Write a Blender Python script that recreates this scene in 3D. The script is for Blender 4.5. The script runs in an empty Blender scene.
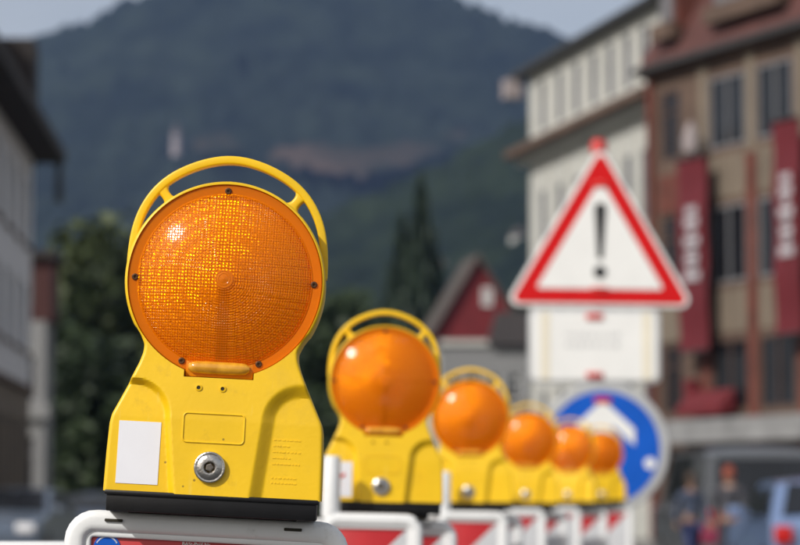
import bpy, bmesh, math, random
import numpy as np
from mathutils import Vector, Matrix, noise
R = math.radians
random.seed(7)
scene = bpy.context.scene
col = scene.collection

# ------------------------------------------------------------------ camera
FPX = 2500.0                     # focal length in pixels of the 800 x 545 photograph
HORIZON = 505.0
CAMZ = 1.12
PITCH = math.atan((HORIZON - 272.5) / FPX)
cd = bpy.data.cameras.new('camera')
cam = bpy.data.objects.new('camera', cd); col.objects.link(cam)
cam.location = (0, 0, CAMZ); cam.rotation_euler = (R(90) + PITCH, 0, 0)
cd.sensor_width = 36.0; cd.lens = FPX / 800.0 * 36.0
cd.clip_start = 0.05; cd.clip_end = 9000
cd.dof.use_dof = True; cd.dof.focus_distance = 2.45
cd.dof.aperture_fstop = cd.lens / 1000 / 0.0148
scene.camera = cam

# ------------------------------------------------------------------ light
SUN_AZ, SUN_EL = R(44), R(36)    # azimuth: left of straight behind the camera
S = Vector((-math.sin(SUN_AZ) * math.cos(SUN_EL), -math.cos(SUN_AZ) * math.cos(SUN_EL), math.sin(SUN_EL)))
w = bpy.data.worlds.new('World'); scene.world = w; w.use_nodes = True
nt = w.node_tree; bg = nt.nodes['Background']
sky = nt.nodes.new('ShaderNodeTexSky'); sky.sky_type = 'NISHITA'; sky.sun_disc = False
sky.sun_elevation = SUN_EL; sky.sun_rotation = math.atan2(S.x, S.y)
sky.air_density = 1.0; sky.dust_density = 4.5; sky.ozone_density = 1.0
wtc = nt.nodes.new('ShaderNodeTexCoord'); wn = nt.nodes.new('ShaderNodeTexNoise'); wn.inputs['Scale'].default_value = 2.6; wn.inputs['Detail'].default_value = 7
wmap = nt.nodes.new('ShaderNodeMapping'); wmap.inputs['Scale'].default_value = (1, 1, 2.5)
nt.links.new(wtc.outputs['Generated'], wmap.inputs[0]); nt.links.new(wmap.outputs[0], wn.inputs['Vector'])
wr = nt.nodes.new('ShaderNodeMapRange'); wr.inputs[1].default_value = 0.35; wr.inputs[2].default_value = 0.68; wr.inputs[3].default_value = 0.25; wr.inputs[4].default_value = 0.8
nt.links.new(wn.outputs[0], wr.inputs[0])
wm = nt.nodes.new('ShaderNodeMix'); wm.data_type = 'RGBA'; wm.inputs[7].default_value = (6.0, 6.15, 6.3, 1)
nt.links.new(wr.outputs[0], wm.inputs[0]); nt.links.new(sky.outputs[0], wm.inputs[6]); nt.links.new(wm.outputs[2], bg.inputs[0]); bg.inputs[1].default_value = 0.11
sl = bpy.data.lights.new('sun', 'SUN'); sl.energy = 3.3; sl.angle = R(0.5); sl.color = (1, 0.97, 0.92)
so = bpy.data.objects.new('sun', sl); col.objects.link(so)
so.rotation_euler = (-S).to_track_quat('-Z', 'Y').to_euler()
vs = scene.view_settings
vs.view_transform = 'Standard'; vs.look = 'None'; vs.gamma = 1; vs.exposure = 0.0; vs.use_curve_mapping = False

# ------------------------------------------------------------------ helpers
def px(x, y, Y):
    """point seen at photo pixel (x, y) at distance Y in front of the camera"""
    a, b = (x - 400) / FPX, (272.5 - y) / FPX
    d = Vector((a, math.cos(PITCH) - b * math.sin(PITCH), math.sin(PITCH) + b * math.cos(PITCH)))
    return Vector((0, 0, CAMZ)) + d * (Y / d.y)

def ncol(nt, c):
    n = nt.nodes.new('ShaderNodeRGB'); n.outputs[0].default_value = (*c, 1); return n.outputs[0]

def mat(name, c, rough=0.5, metal=0.0, var=0.12, scale=6.0, bump=0.0, bscale=40.0, coat=0.0, spec=0.5, c2=None, dirt=None, dscale=3.0, dlo=0.55, dhi=0.75):
    m = bpy.data.materials.new(name); m.use_nodes = True
    nt = m.node_tree; p = nt.nodes['Principled BSDF']
    p.inputs['Roughness'].default_value = rough; p.inputs['Metallic'].default_value = metal
    p.inputs['Coat Weight'].default_value = coat; p.inputs['Specular IOR Level'].default_value = spec
    tc = nt.nodes.new('ShaderNodeTexCoord')
    n = nt.nodes.new('ShaderNodeTexNoise'); n.inputs['Scale'].default_value = scale; n.inputs['Detail'].default_value = 5
    nt.links.new(tc.outputs['Object'], n.inputs['Vector'])
    mx = nt.nodes.new('ShaderNodeMix'); mx.data_type = 'RGBA'
    a = c2 if c2 else tuple(v * (1 - var) for v in c); b = c if c2 else tuple(min(1, v * (1 + var)) for v in c)
    mx.inputs[6].default_value = (*a, 1); mx.inputs[7].default_value = (*b, 1)
    mr = nt.nodes.new('ShaderNodeMapRange'); mr.inputs[1].default_value = 0.3; mr.inputs[2].default_value = 0.7
    nt.links.new(n.outputs[0], mr.inputs[0]); nt.links.new(mr.outputs[0], mx.inputs[0])
    out = mx.outputs[2]
    if dirt:
        n2 = nt.nodes.new('ShaderNodeTexNoise'); n2.inputs['Scale'].default_value = dscale; n2.inputs['Detail'].default_value = 8; n2.inputs['Roughness'].default_value = 0.7
        nt.links.new(tc.outputs['Object'], n2.inputs['Vector'])
        r2 = nt.nodes.new('ShaderNodeMapRange'); r2.inputs[1].default_value = dlo; r2.inputs[2].default_value = dhi
        nt.links.new(n2.outputs[0], r2.inputs[0])
        m2 = nt.nodes.new('ShaderNodeMix'); m2.data_type = 'RGBA'; m2.inputs[7].default_value = (*dirt, 1)
        nt.links.new(out, m2.inputs[6]); nt.links.new(r2.outputs[0], m2.inputs[0]); out = m2.outputs[2]
    nt.links.new(out, p.inputs['Base Color'])
    if bump:
        n3 = nt.nodes.new('ShaderNodeTexNoise'); n3.inputs['Scale'].default_value = bscale; n3.inputs['Detail'].default_value = 3
        nt.links.new(tc.outputs['Object'], n3.inputs['Vector'])
        bp = nt.nodes.new('ShaderNodeBump'); bp.inputs['Strength'].default_value = bump; bp.inputs['Distance'].default_value = 0.002
        nt.links.new(n3.outputs[0], bp.inputs['Height']); nt.links.new(bp.outputs[0], p.inputs['Normal'])
    return m

def link(name, me, m, parent=None, loc=None):
    o = bpy.data.objects.new(name, me); col.objects.link(o)
    if m and not me.materials: me.materials.append(m)
    if parent: o.parent = parent
    if loc is not None: o.location = loc
    return o

def tag(o, label, cat, group=None, kind=None):
    if label: o['label'] = label
    if cat: o['category'] = cat
    if group: o['group'] = group
    if kind: o['kind'] = kind
    return o

def empty(name, loc=(0, 0, 0), rot=(0, 0, 0), label=None, cat=None, group=None):
    o = bpy.data.objects.new(name, None); col.objects.link(o); o.empty_display_size = 0.1
    o.location = loc; o.rotation_euler = rot
    if label: tag(o, label, cat, group)
    return o

def copy_tree(o, parent=None):
    c = o.copy(); col.objects.link(c); c.parent = parent
    for ch in o.children: copy_tree(ch, c)
    return c

class MB:
    def __init__(s): s.v = []; s.f = []
    def add(s, vs_, fs):
        b = len(s.v); s.v += [tuple(q) for q in vs_]; s.f += [tuple(i + b for i in f) for f in fs]; return s
    def box(s, c, d, rz=0, M=None):
        x, y, z = d[0] / 2, d[1] / 2, d[2] / 2
        ps = [Vector((a * x, b * y, e * z)) for a in (-1, 1) for b in (-1, 1) for e in (-1, 1)]
        m = M if M else Matrix.Rotation(rz, 3, 'Z')
        ps = [m @ q + Vector(c) for q in ps]
        return s.add(ps, [(0, 1, 3, 2), (4, 6, 7, 5), (0, 4, 5, 1), (2, 3, 7, 6), (0, 2, 6, 4), (1, 5, 7, 3)])
    def lathe(s, prof, n=32, c=(0, 0, 0), axis='Z', closed=False):
        """prof: (radius, height); axis Z up or Y with height towards -Y"""
        vs_ = []
        for r, h in prof:
            for i in range(n):
                a = 2 * math.pi * i / n
                if axis == 'Z': q = (c[0] + r * math.cos(a), c[1] + r * math.sin(a), c[2] + h)
                elif axis == 'X': q = (c[0] + h, c[1] + r * math.cos(a), c[2] + r * math.sin(a))
                else: q = (c[0] + r * math.cos(a), c[1] - h, c[2] + r * math.sin(a))
                vs_.append(q)
        fs = []
        for k in range(len(prof) - 1):
            for i in range(n):
                j = (i + 1) % n
                fs.append((k * n + i, k * n + j, (k + 1) * n + j, (k + 1) * n + i))
        if closed: fs.append(tuple(range(n))[::-1]); fs.append(tuple((len(prof) - 1) * n + i for i in range(n)))
        return s.add(vs_, fs)
    def prism(s, poly, y0, y1):
        """polygon in x,z pulled from y0 (front) to y1"""
        n = len(poly)
        vs_ = [(p[0], y0, p[1]) for p in poly] + [(p[0], y1, p[1]) for p in poly]
        fs = [tuple(range(n)), tuple(range(2 * n - 1, n - 1, -1))] + [(i, i + n, (i + 1) % n + n, (i + 1) % n) for i in range(n)]
        return s.add(vs_, fs)
    def sweep(s, path, sect, closed=False, scale=None):
        """section (a, b): a along in-plane normal, b along y; path in x,z plane points (x,y,z)"""
        n = len(path); k = len(sect); vs_ = []
        for i in range(n):
            p = Vector(path[i])
            a = Vector(path[(i + 1) % n]) if (closed or i < n - 1) else p
            b = Vector(path[i - 1]) if (closed or i > 0) else p
            t = (a - b).normalized(); nn = Vector((t.z, 0, -t.x))
            sc = scale[i] if scale else 1
            for u, v in sect: vs_.append(p + nn * (u * sc) + Vector((0, v, 0)))
        fs = []
        for i in range(n if closed else n - 1):
            for j in range(k):
                a, b = i, (i + 1) % n; jj = (j + 1) % k
                fs.append((a * k + j, a * k + jj, b * k + jj, b * k + j))
        if not closed: fs += [tuple(range(k))[::-1], tuple((n - 1) * k + j for j in range(k))]
        return s.add(vs_, fs)
    def tube(s, a, b, r0, r1=None, n=10):
        a, b = Vector(a), Vector(b); r1 = r0 if r1 is None else r1
        q = (b - a).to_track_quat('Z', 'Y'); vs_ = []
        for p, r in ((a, r0), (b, r1)):
            for i in range(n): vs_.append(p + q @ Vector((r * math.cos(2 * math.pi * i / n), r * math.sin(2 * math.pi * i / n), 0)))
        return s.add(vs_, [(i, (i + 1) % n, n + (i + 1) % n, n + i) for i in range(n)] + [tuple(range(n))[::-1], tuple(range(n, 2 * n))])
    def mesh(s, name, bevel=0, seg=2, angle=35, fix=True):
        me = bpy.data.meshes.new(name); me.from_pydata(s.v, [], s.f)
        bm = bmesh.new(); bm.from_mesh(me)
        if fix: bmesh.ops.recalc_face_normals(bm, faces=bm.faces)
        if bevel:
            es = [e for e in bm.edges if len(e.link_faces) == 2 and e.calc_face_angle(0) > R(30)]
            bmesh.ops.bevel(bm, geom=es, offset=bevel, segments=seg, profile=0.5, affect='EDGES', clamp_overlap=True)
        bm.to_mesh(me); bm.free()
        me.polygons.foreach_set('use_smooth', [True] * len(me.polygons))
        me.set_sharp_from_angle(angle=R(angle)); me.update()
        return me
    def build(s, name, m, parent=None, bevel=0, seg=2, angle=35, loc=None, fix=True):
        return link(name, s.mesh(name, bevel, seg, angle, fix), m, parent, loc)

def rrect(x0, x1, z0, z1, r, n=6):
    out = []
    for cx, cz, a0 in ((x1 - r, z1 - r, 0), (x0 + r, z1 - r, 90), (x0 + r, z0 + r, 180), (x1 - r, z0 + r, 270)):
        for i in range(n + 1):
            a = R(a0 + 90 * i / n); out.append((cx + r * math.cos(a), cz + r * math.sin(a)))
    return out
def rsect(wd, dp, r, n=3):
    return rrect(-wd / 2, wd / 2, -dp / 2, dp / 2, r, n)
def circle(r, n=48, cx=0, cz=0):
    return [(cx + r * math.cos(2 * math.pi * i / n), cz + r * math.sin(2 * math.pi * i / n)) for i in range(n)]

# ------------------------------------------------------------------ materials
M = {}
def yellow_material():
    m = mat('yellow_plastic', (0.84, 0.52, 0.003), 0.40, var=0.06, scale=12, bump=0.08, bscale=220, dirt=(0.50, 0.30, 0.012), dscale=26, dlo=0.60, dhi=0.90)
    nt = m.node_tree; p = nt.nodes['Principled BSDF']; src = p.inputs['Base Color'].links[0].from_socket
    tc = [n for n in nt.nodes if n.type == 'TEX_COORD'][0]; oi = nt.nodes.new('ShaderNodeObjectInfo')
    def layer(src, tex, lo, hi, c, amt):
        r = nt.nodes.new('ShaderNodeMapRange'); r.inputs[1].default_value = lo; r.inputs[2].default_value = hi; r.inputs[4].default_value = amt
        nt.links.new(tex, r.inputs[0]); mx = nt.nodes.new('ShaderNodeMix'); mx.data_type = 'RGBA'; mx.inputs[7].default_value = (*c, 1)
        nt.links.new(r.outputs[0], mx.inputs[0]); nt.links.new(src, mx.inputs[6]); return mx.outputs[2]
    ad = nt.nodes.new('ShaderNodeVectorMath'); ad.operation = 'ADD'; nt.links.new(tc.outputs['Object'], ad.inputs[0])
    nt.links.new(oi.outputs['Location'], ad.inputs[1])
    v = nt.nodes.new('ShaderNodeTexVoronoi'); v.inputs['Scale'].default_value = 48; nt.links.new(ad.outputs[0], v.inputs['Vector'])
    src = layer(src, v.outputs['Distance'], 0.075, 0.05, (0.16, 0.10, 0.015), 0.75)          # fly specks and chips
    mp = nt.nodes.new('ShaderNodeMapping'); mp.inputs['Scale'].default_value = (150, 60, 9); mp.inputs['Rotation'].default_value = (0, .35, 0); nt.links.new(ad.outputs[0], mp.inputs[0])
    n = nt.nodes.new('ShaderNodeTexNoise'); n.inputs['Scale'].default_value = 1; n.inputs['Detail'].default_value = 4; nt.links.new(mp.outputs[0], n.inputs['Vector'])
    src = layer(src, n.outputs[0], 0.66, 0.78, (0.86, 0.66, 0.16), 0.55)                      # pale scuffs
    n2 = nt.nodes.new('ShaderNodeTexNoise'); n2.inputs['Scale'].default_value = 11; n2.inputs['Detail'].default_value = 9; n2.inputs['Roughness'].default_value = .75; nt.links.new(ad.outputs[0], n2.inputs['Vector'])
    src = layer(src, n2.outputs[0], 0.54, 0.74, (0.50, 0.33, 0.03), 0.30)                    # road film
    hv = nt.nodes.new('ShaderNodeHueSaturation'); r = nt.nodes.new('ShaderNodeMapRange'); r.inputs[3].default_value = 0.93; r.inputs[4].default_value = 1.04
    nt.links.new(oi.outputs['Random'], r.inputs[0]); nt.links.new(r.outputs[0], hv.inputs['Value']); nt.links.new(src, hv.inputs['Color']); nt.links.new(hv.outputs[0], p.inputs['Base Color'])
    rr = nt.nodes.new('ShaderNodeMapRange'); rr.inputs[3].default_value = 0.30; rr.inputs[4].default_value = 0.55; nt.links.new(n2.outputs[0], rr.inputs[0]); nt.links.new(rr.outputs[0], p.inputs['Roughness'])
    return m
M['yellow'] = yellow_material()
M['black'] = mat('black_rubber', (0.007, 0.007, 0.008), 0.42, var=0.3, scale=30, bump=0.06, bscale=200, spec=0.3, dirt=(0.05, 0.045, 0.04), dscale=22, dlo=0.66, dhi=0.9)
M['steel'] = mat('worn_steel', (0.52, 0.50, 0.47), 0.28, metal=1, var=0.15, scale=60, bump=0.25, bscale=400)
M['dark_steel'] = mat('dark_steel', (0.16, 0.14, 0.12), 0.4, metal=0.8, var=0.3, scale=80)
M['stem'] = mat('brown_plastic', (0.55, 0.30, 0.06), 0.5)
M['screw'] = mat('rusty_screw', (0.10, 0.045, 0.02), 0.5, metal=0.6, var=0.5, scale=300)
M['hole'] = mat('dark_hole', (0.02, 0.016, 0.008), 0.8)
M['sticker'] = mat('white_sticker', (0.74, 0.74, 0.78), 0.45, var=0.03, scale=20)
M['print_red'] = mat('red_print', (0.62, 0.03, 0.03), 0.5)
M['white_plastic'] = mat('white_plastic', (0.74, 0.75, 0.75), 0.42, var=0.05, scale=9, bump=0.15, bscale=120, dirt=(0.42, 0.40, 0.37), dscale=26, dlo=0.58, dhi=0.82)
M['white'] = mat('white_sheet', (0.80, 0.80, 0.78), 0.4, var=0.03, scale=8)
M['red'] = mat('red_sheet', (0.58, 0.006, 0.008), 0.5, var=0.06, scale=8, spec=0.2)
M['red_post'] = mat('red_post_paint', (0.55, 0.02, 0.014), 0.4, var=0.2, scale=14)
M['blue'] = mat('blue_sheet', (0.006, 0.095, 0.50), 0.5, var=0.08, scale=8, spec=0.2)
M['ink'] = mat('black_print', (0.012, 0.012, 0.014), 0.5)
M['grey_rim'] = mat('grey_aluminium', (0.50, 0.51, 0.52), 0.45, metal=0.3, var=0.06, scale=10)
M['faint'] = mat('faded_grey_print', (0.60, 0.60, 0.60), 0.6, var=0.1, scale=40)
M['cream'] = mat('cream_sheet', (0.76, 0.70, 0.56), 0.5, var=0.05)

def lens_material():
    m = bpy.data.materials.new('amber_lens'); m.use_nodes = True
    nt = m.node_tree; p = nt.nodes['Principled BSDF']; out = nt.nodes['Material Output']
    tc = nt.nodes.new('ShaderNodeTexCoord'); sp = nt.nodes.new('ShaderNodeSeparateXYZ')
    nt.links.new(tc.outputs['Object'], sp.inputs[0])
    def math_(op, a, b=None):
        n = nt.nodes.new('ShaderNodeMath'); n.operation = op
        for i, q in enumerate((a, b)):
            if q is None: continue
            if isinstance(q, (int, float)): n.inputs[i].default_value = q
            else: nt.links.new(q, n.inputs[i])
        return n.outputs[0]
    k = 2 * math.pi / 0.0024
    wx = math_('ABSOLUTE', math_('SINE', math_('MULTIPLY', sp.outputs['X'], k / 2)))
    wz = math_('ABSOLUTE', math_('SINE', math_('MULTIPLY', sp.outputs['Z'], k / 2)))
    grid = math_('MULTIPLY', wx, wz)
    bp = nt.nodes.new('ShaderNodeBump'); bp.inputs['Strength'].default_value = 1.0; bp.inputs['Distance'].default_value = 0.00045
    rad = math_('SQRT', math_('ADD', math_('MULTIPLY', sp.outputs['X'], sp.outputs['X']), math_('MULTIPLY', sp.outputs['Z'], sp.outputs['Z'])))
    inner = math_('MULTIPLY', math_('LESS_THAN', rad, 0.0872), math_('GREATER_THAN', rad, 0.0105))
    nt.links.new(math_('MULTIPLY', grid, inner), bp.inputs['Height'])
    p.inputs['Base Color'].default_value = (0.84, 0.215, 0.000, 1)
    p.inputs['Roughness'].default_value = 0.10; p.inputs['Specular IOR Level'].default_value = 0.32
    nt.links.new(bp.outputs[0], p.inputs['Normal'])
    p.inputs['Coat Weight'].default_value = 0.0; p.inputs['Coat Roughness'].default_value = 0.09
    tr = nt.nodes.new('ShaderNodeBsdfTransparent'); tr.inputs[0].default_value = (1.0, 0.68, 0.012, 1)
    tl = nt.nodes.new('ShaderNodeBsdfTranslucent'); tl.inputs[0].default_value = (0.95, 0.36, 0.004, 1)
    m1 = nt.nodes.new('ShaderNodeMixShader'); mr_ = nt.nodes.new('ShaderNodeMapRange'); mr_.inputs[1].default_value = 0.05; mr_.inputs[2].default_value = 0.60; mr_.inputs[3].default_value = 0.34; mr_.inputs[4].default_value = 0.92
    ringw = math_('ADD', math_('MULTIPLY', math_('ABSOLUTE', math_('SINE', math_('MULTIPLY', rad, k / 2))), 0.75), 0.25)
    nt.links.new(math_('MULTIPLY', math_('MULTIPLY', grid, ringw), inner), mr_.inputs[0]); nt.links.new(mr_.outputs[0], m1.inputs[0])
    nt.links.new(p.outputs[0], m1.inputs[1]); nt.links.new(tr.outputs[0], m1.inputs[2])
    m2 = nt.nodes.new('ShaderNodeMixShader'); m2.inputs[0].default_value = 0.15
    nt.links.new(m1.outputs[0], m2.inputs[1]); nt.links.new(tl.outputs[0], m2.inputs[2])
    nt.links.new(m2.outputs[0], out.inputs[0])
    return m
def reflector_material():
    m = bpy.data.materials.new('amber_reflector'); m.use_nodes = True
    nt = m.node_tree; p = nt.nodes['Principled BSDF']
    tc = nt.nodes.new('ShaderNodeTexCoord')
    v = nt.nodes.new('ShaderNodeTexVoronoi'); v.inputs['Scale'].default_value = 300; v.inputs['Randomness'].default_value = 0.25
    nt.links.new(tc.outputs['Object'], v.inputs['Vector'])
    bp = nt.nodes.new('ShaderNodeBump'); bp.inputs['Strength'].default_value = 1; bp.inputs['Distance'].default_value = 0.0014
    nt.links.new(v.outputs['Distance'], bp.inputs['Height']); nt.links.new(bp.outputs[0], p.inputs['Normal'])
    p.inputs['Base Color'].default_value = (1.0, 0.74, 0.25, 1); p.inputs['Metallic'].default_value = 0.78; p.inputs['Roughness'].default_value = 0.25
    return m
M['lens'] = lens_material(); M['reflector'] = reflector_material()
def amber_plain():
    m = bpy.data.materials.new('amber_plain'); m.use_nodes = True
    nt = m.node_tree; p = nt.nodes['Principled BSDF']; out = nt.nodes['Material Output']
    p.inputs['Base Color'].default_value = (0.86, 0.29, 0.004, 1); p.inputs['Roughness'].default_value = 0.14
    tr = nt.nodes.new('ShaderNodeBsdfTransparent'); tr.inputs[0].default_value = (1.0, 0.68, 0.012, 1)
    n = nt.nodes.new('ShaderNodeTexNoise'); n.inputs['Scale'].default_value = 60
    mr = nt.nodes.new('ShaderNodeMapRange'); mr.inputs[3].default_value = 0.2; mr.inputs[4].default_value = 0.45
    nt.links.new(n.outputs[0], mr.inputs[0])
    mx = nt.nodes.new('ShaderNodeMixShader'); nt.links.new(mr.outputs[0], mx.inputs[0])
    nt.links.new(p.outputs[0], mx.inputs[1]); nt.links.new(tr.outputs[0], mx.inputs[2]); nt.links.new(mx.outputs[0], out.inputs[0])
    return m
M['amber'] = amber_plain()
def clear_material():
    m = bpy.data.materials.new('clear_outer_face'); m.use_nodes = True
    nt = m.node_tree; out = nt.nodes['Material Output']; nt.nodes.remove(nt.nodes['Principled BSDF'])
    tc = nt.nodes.new('ShaderNodeTexCoord')
    v = nt.nodes.new('ShaderNodeTexVoronoi'); v.inputs['Scale'].default_value = 410; v.inputs['Randomness'].default_value = 0.05; nt.links.new(tc.outputs['Object'], v.inputs['Vector'])
    bp = nt.nodes.new('ShaderNodeBump'); bp.inputs['Strength'].default_value = 0.35; bp.inputs['Distance'].default_value = 0.0003; nt.links.new(v.outputs['Distance'], bp.inputs['Height'])
    g = nt.nodes.new('ShaderNodeBsdfGlossy'); g.inputs['Roughness'].default_value = 0.10; g.inputs[0].default_value = (.36, .36, .36, 1); nt.links.new(bp.outputs[0], g.inputs['Normal'])
    t = nt.nodes.new('ShaderNodeBsdfTransparent'); fr = nt.nodes.new('ShaderNodeFresnel'); fr.inputs['IOR'].default_value = 1.40
    mx = nt.nodes.new('ShaderNodeMixShader'); geo = nt.nodes.new('ShaderNodeNewGeometry'); sb_ = nt.nodes.new('ShaderNodeMath'); sb_.operation = 'SUBTRACT'; sb_.inputs[0].default_value = 1; nt.links.new(geo.outputs['Backfacing'], sb_.inputs[1])
    ml = nt.nodes.new('ShaderNodeMath'); ml.operation = 'MULTIPLY'; nt.links.new(fr.outputs[0], ml.inputs[0]); nt.links.new(sb_.outputs[0], ml.inputs[1])
    nt.links.new(ml.outputs[0], mx.inputs[0]); nt.links.new(t.outputs[0], mx.inputs[1]); nt.links.new(g.outputs[0], mx.inputs[2]); nt.links.new(mx.outputs[0], out.inputs[0])
    return m
M['clear'] = clear_material()
M['tube'] = mat('amber_tube', (0.80, 0.40, 0.03), 0.12, scale=90, c2=(0.50, 0.20, 0.01), coat=0.6)

# ------------------------------------------------------------------ setting materials
M['asphalt'] = mat('asphalt', (0.055, 0.055, 0.057), 0.85, var=0.25, scale=0.8, bump=0.4, bscale=60)
M['ground'] = mat('ground_earth', (0.07, 0.08, 0.05), 0.95, var=0.3, scale=0.02)
M['paving'] = mat('paving', (0.26, 0.25, 0.23), 0.85, var=0.15, scale=1.5)
M['forest'] = mat('forest_slope', (0.022, 0.031, 0.022), 0.95, scale=0.02, c2=(0.004, 0.008, 0.007), spec=0.1)
M['hillside'] = mat('wooded_hillside', (0.022, 0.033, 0.015), 0.95, scale=0.035, c2=(0.004, 0.009, 0.006), spec=0.1)
M['quarry'] = mat('red_sandstone_face', (0.085, 0.058, 0.043), 0.95, scale=0.02, c2=(0.012, 0.018, 0.012), spec=0.1)
M['bark'] = mat('bark', (0.06, 0.045, 0.03), 0.9, var=0.3, scale=5)
def leaf(name, a, b):
    m = mat(name, a, 0.6, scale=0.9, c2=b, spec=0.3)
    return m
M['leaf'] = leaf('leaves_dark', (0.045, 0.068, 0.026), (0.014, 0.026, 0.012))
M['leaf2'] = leaf('leaves_light', (0.100, 0.122, 0.042), (0.024, 0.038, 0.015))
M['needle'] = leaf('needles', (0.025, 0.042, 0.022), (0.010, 0.020, 0.012))
M['render_white'] = mat('pale_render', (0.50, 0.495, 0.455), 0.85, var=0.08, scale=0.5)
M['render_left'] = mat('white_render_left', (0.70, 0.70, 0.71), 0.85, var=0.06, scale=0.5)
M['stone'] = mat('sandstone', (0.112, 0.072, 0.052), 0.85, var=0.2, scale=0.9)
M['stone_plinth'] = mat('beige_plinth', (0.185, 0.150, 0.112), 0.85, var=0.15, scale=0.9)
M['brick'] = mat('red_brick', (0.125, 0.036, 0.024), 0.85, var=0.25, scale=1.5)
M['rooftile'] = mat('red_roof_tile', (0.09, 0.034, 0.029), 0.8, var=0.3, scale=1.5)
M['darkroof'] = mat('dark_roof_tile', (0.028, 0.022, 0.020), 0.85, var=0.3, scale=2)
M['brownroof'] = mat('brown_roof_tile', (0.075, 0.060, 0.052), 0.85, var=0.3, scale=2)
M['gutter'] = mat('dark_gutter', (0.035, 0.035, 0.035), 0.6)
M['zinc'] = mat('zinc_sheet', (0.20, 0.19, 0.20), 0.55, metal=0.2, var=0.12, scale=1)
M['glass'] = mat('window_glass', (0.012, 0.013, 0.016), 0.15, var=0.4, scale=0.7, spec=0.5)
M['glass_pale'] = mat('curtained_glass', (0.14, 0.14, 0.15), 0.2, var=0.3, scale=0.6)
M['frame'] = mat('window_frame_grey', (0.17, 0.17, 0.18), 0.6)
M['frame_dark'] = mat('window_frame_brown', (0.075, 0.045, 0.035), 0.6)
M['red_wall'] = mat('dark_red_wall', (0.15, 0.011, 0.014), 0.8, var=0.15, scale=1)
M['dark_brick'] = mat('dark_brick', (0.055, 0.016, 0.014), 0.85)
M['banner'] = mat('red_banner', (0.125, 0.010, 0.015), 0.6, var=0.1, scale=1)
M['banner_white'] = mat('banner_print', (0.42, 0.38, 0.40), 0.6, var=0.1, scale=2)
M['awning'] = mat('red_awning', (0.13, 0.010, 0.014), 0.7, var=0.15, scale=2)
M['fascia'] = mat('grey_fascia', (0.24, 0.24, 0.24), 0.7, var=0.25, scale=1.2)
M['grey_wall'] = mat('grey_render', (0.22, 0.22, 0.22), 0.85, var=0.1, scale=0.6)
M['tower'] = mat('pale_tower', (0.30, 0.26, 0.26), 0.8)

# ------------------------------------------------------------------ ground
def sheet(name, pts, z, m, parent=None):
    b = MB(); b.add([(x, y, z) for x, y in pts], [tuple(range(len(pts)))]); o = b.build(name, m, parent, fix=False)
    o['kind'] = 'structure'; return o
sheet('ground', [(-1700, -60), (1700, -60), (1700, 3300), (-1700, 3300)], -0.004, M['ground'])
sheet('road', [(-7.9, -40), (7.0, -40), (7.0, 50), (4.0, 140), (-13.5, 140), (-8.8, 60)], 0.0, M['asphalt'])
def slab(name, pts, z1, m):
    b = MB(); n = len(pts)
    b.add([(x, y, 0.002) for x, y in pts] + [(x, y, z1) for x, y in pts], [tuple(range(n, 2 * n))] + [(i, (i + 1) % n, n + (i + 1) % n, n + i) for i in range(n)])
    o = b.build(name, m); o['kind'] = 'structure'; return o
slab('pavement_right', [(7.01, -40), (16, -40), (16, 50), (9.5, 66), (4.2, 90), (3.7, 140), (3.4, 140), (4.4, 88), (7.01, 50.0)], 0.12, M['paving'])
slab('pavement_left', [(-12, -40), (-7.91, -40), (-8.81, 60), (-9.6, 75), (-14, 75)], 0.12, M['paving'])

# ------------------------------------------------------------------ mountain and hill
def fbm(x, y, s, o=4): return noise.fractal(Vector((x * s, y * s, 3.7)), 1.0, 2.0, o)
MR = ([-900, -400, 0, 22, 60, 100, 140, 220, 300, 400, 480, 530, 580, 700, 1000, 1600], [330, 170, 50, 42, 30, 15, 2, -13, -19, -12, 1, 11, 25, 70, 180, 330])
HR = ([-900, 0, 120, 250, 330, 420, 530, 650, 900, 1600], [420, 380, 350, 262, 214, 176, 128, 90, 60, 120])
def mountain_h(X, Y):
    pxx = 400 + FPX * X / 2200
    H = (505 - np.interp(pxx, *MR)) / FPX * 2200
    v = (Y - 1300) / 900
    if v > 1: return H * max(0, 1 - (v - 1) * 1.2)
    return H * (max(v, 0) ** 1.08)
def hill_h(X, Y):
    pxx = 400 + FPX * X / 1100
    H = (505 - np.interp(pxx, *HR)) / FPX * 1100
    v = (Y - 560) / 540
    if v > 1: return H * max(0, 1 - (v - 1) * 1.6)
    return H * (max(v, 0) ** 0.95)
def terrain(name, fn, x0, x1, y0, y1, sx, sy, amp, amp2, m):
    xs = np.arange(x0, x1 + 1, sx); ys = np.arange(y0, y1 + 1, sy); vs_ = []
    for y in ys:
        for x in xs:
            h = fn(x, y)
            k = min(1, h / 30)
            vs_.append((x + random.uniform(-.3, .3) * sx, y + random.uniform(-.3, .3) * sy, h + k * (amp * fbm(x, y, 0.004) + amp2 * random.uniform(-1, 1)) - 0.6))
    nx = len(xs)
    fs = [(j * nx + i, j * nx + i + 1, (j + 1) * nx + i + 1, (j + 1) * nx + i) for j in range(len(ys) - 1) for i in range(nx - 1)]
    b = MB(); b.add(vs_, fs); o = b.build(name, m, angle=80, fix=False); o['kind'] = 'structure'; return o
terrain('mountain', mountain_h, -1100, 1100, 1290, 2700, 8, 12, 26, 8.0, M['forest'])
terrain('hill', hill_h, -500, 800, 550, 1500, 4.5, 6, 14, 4.6, M['hillside'])
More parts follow.
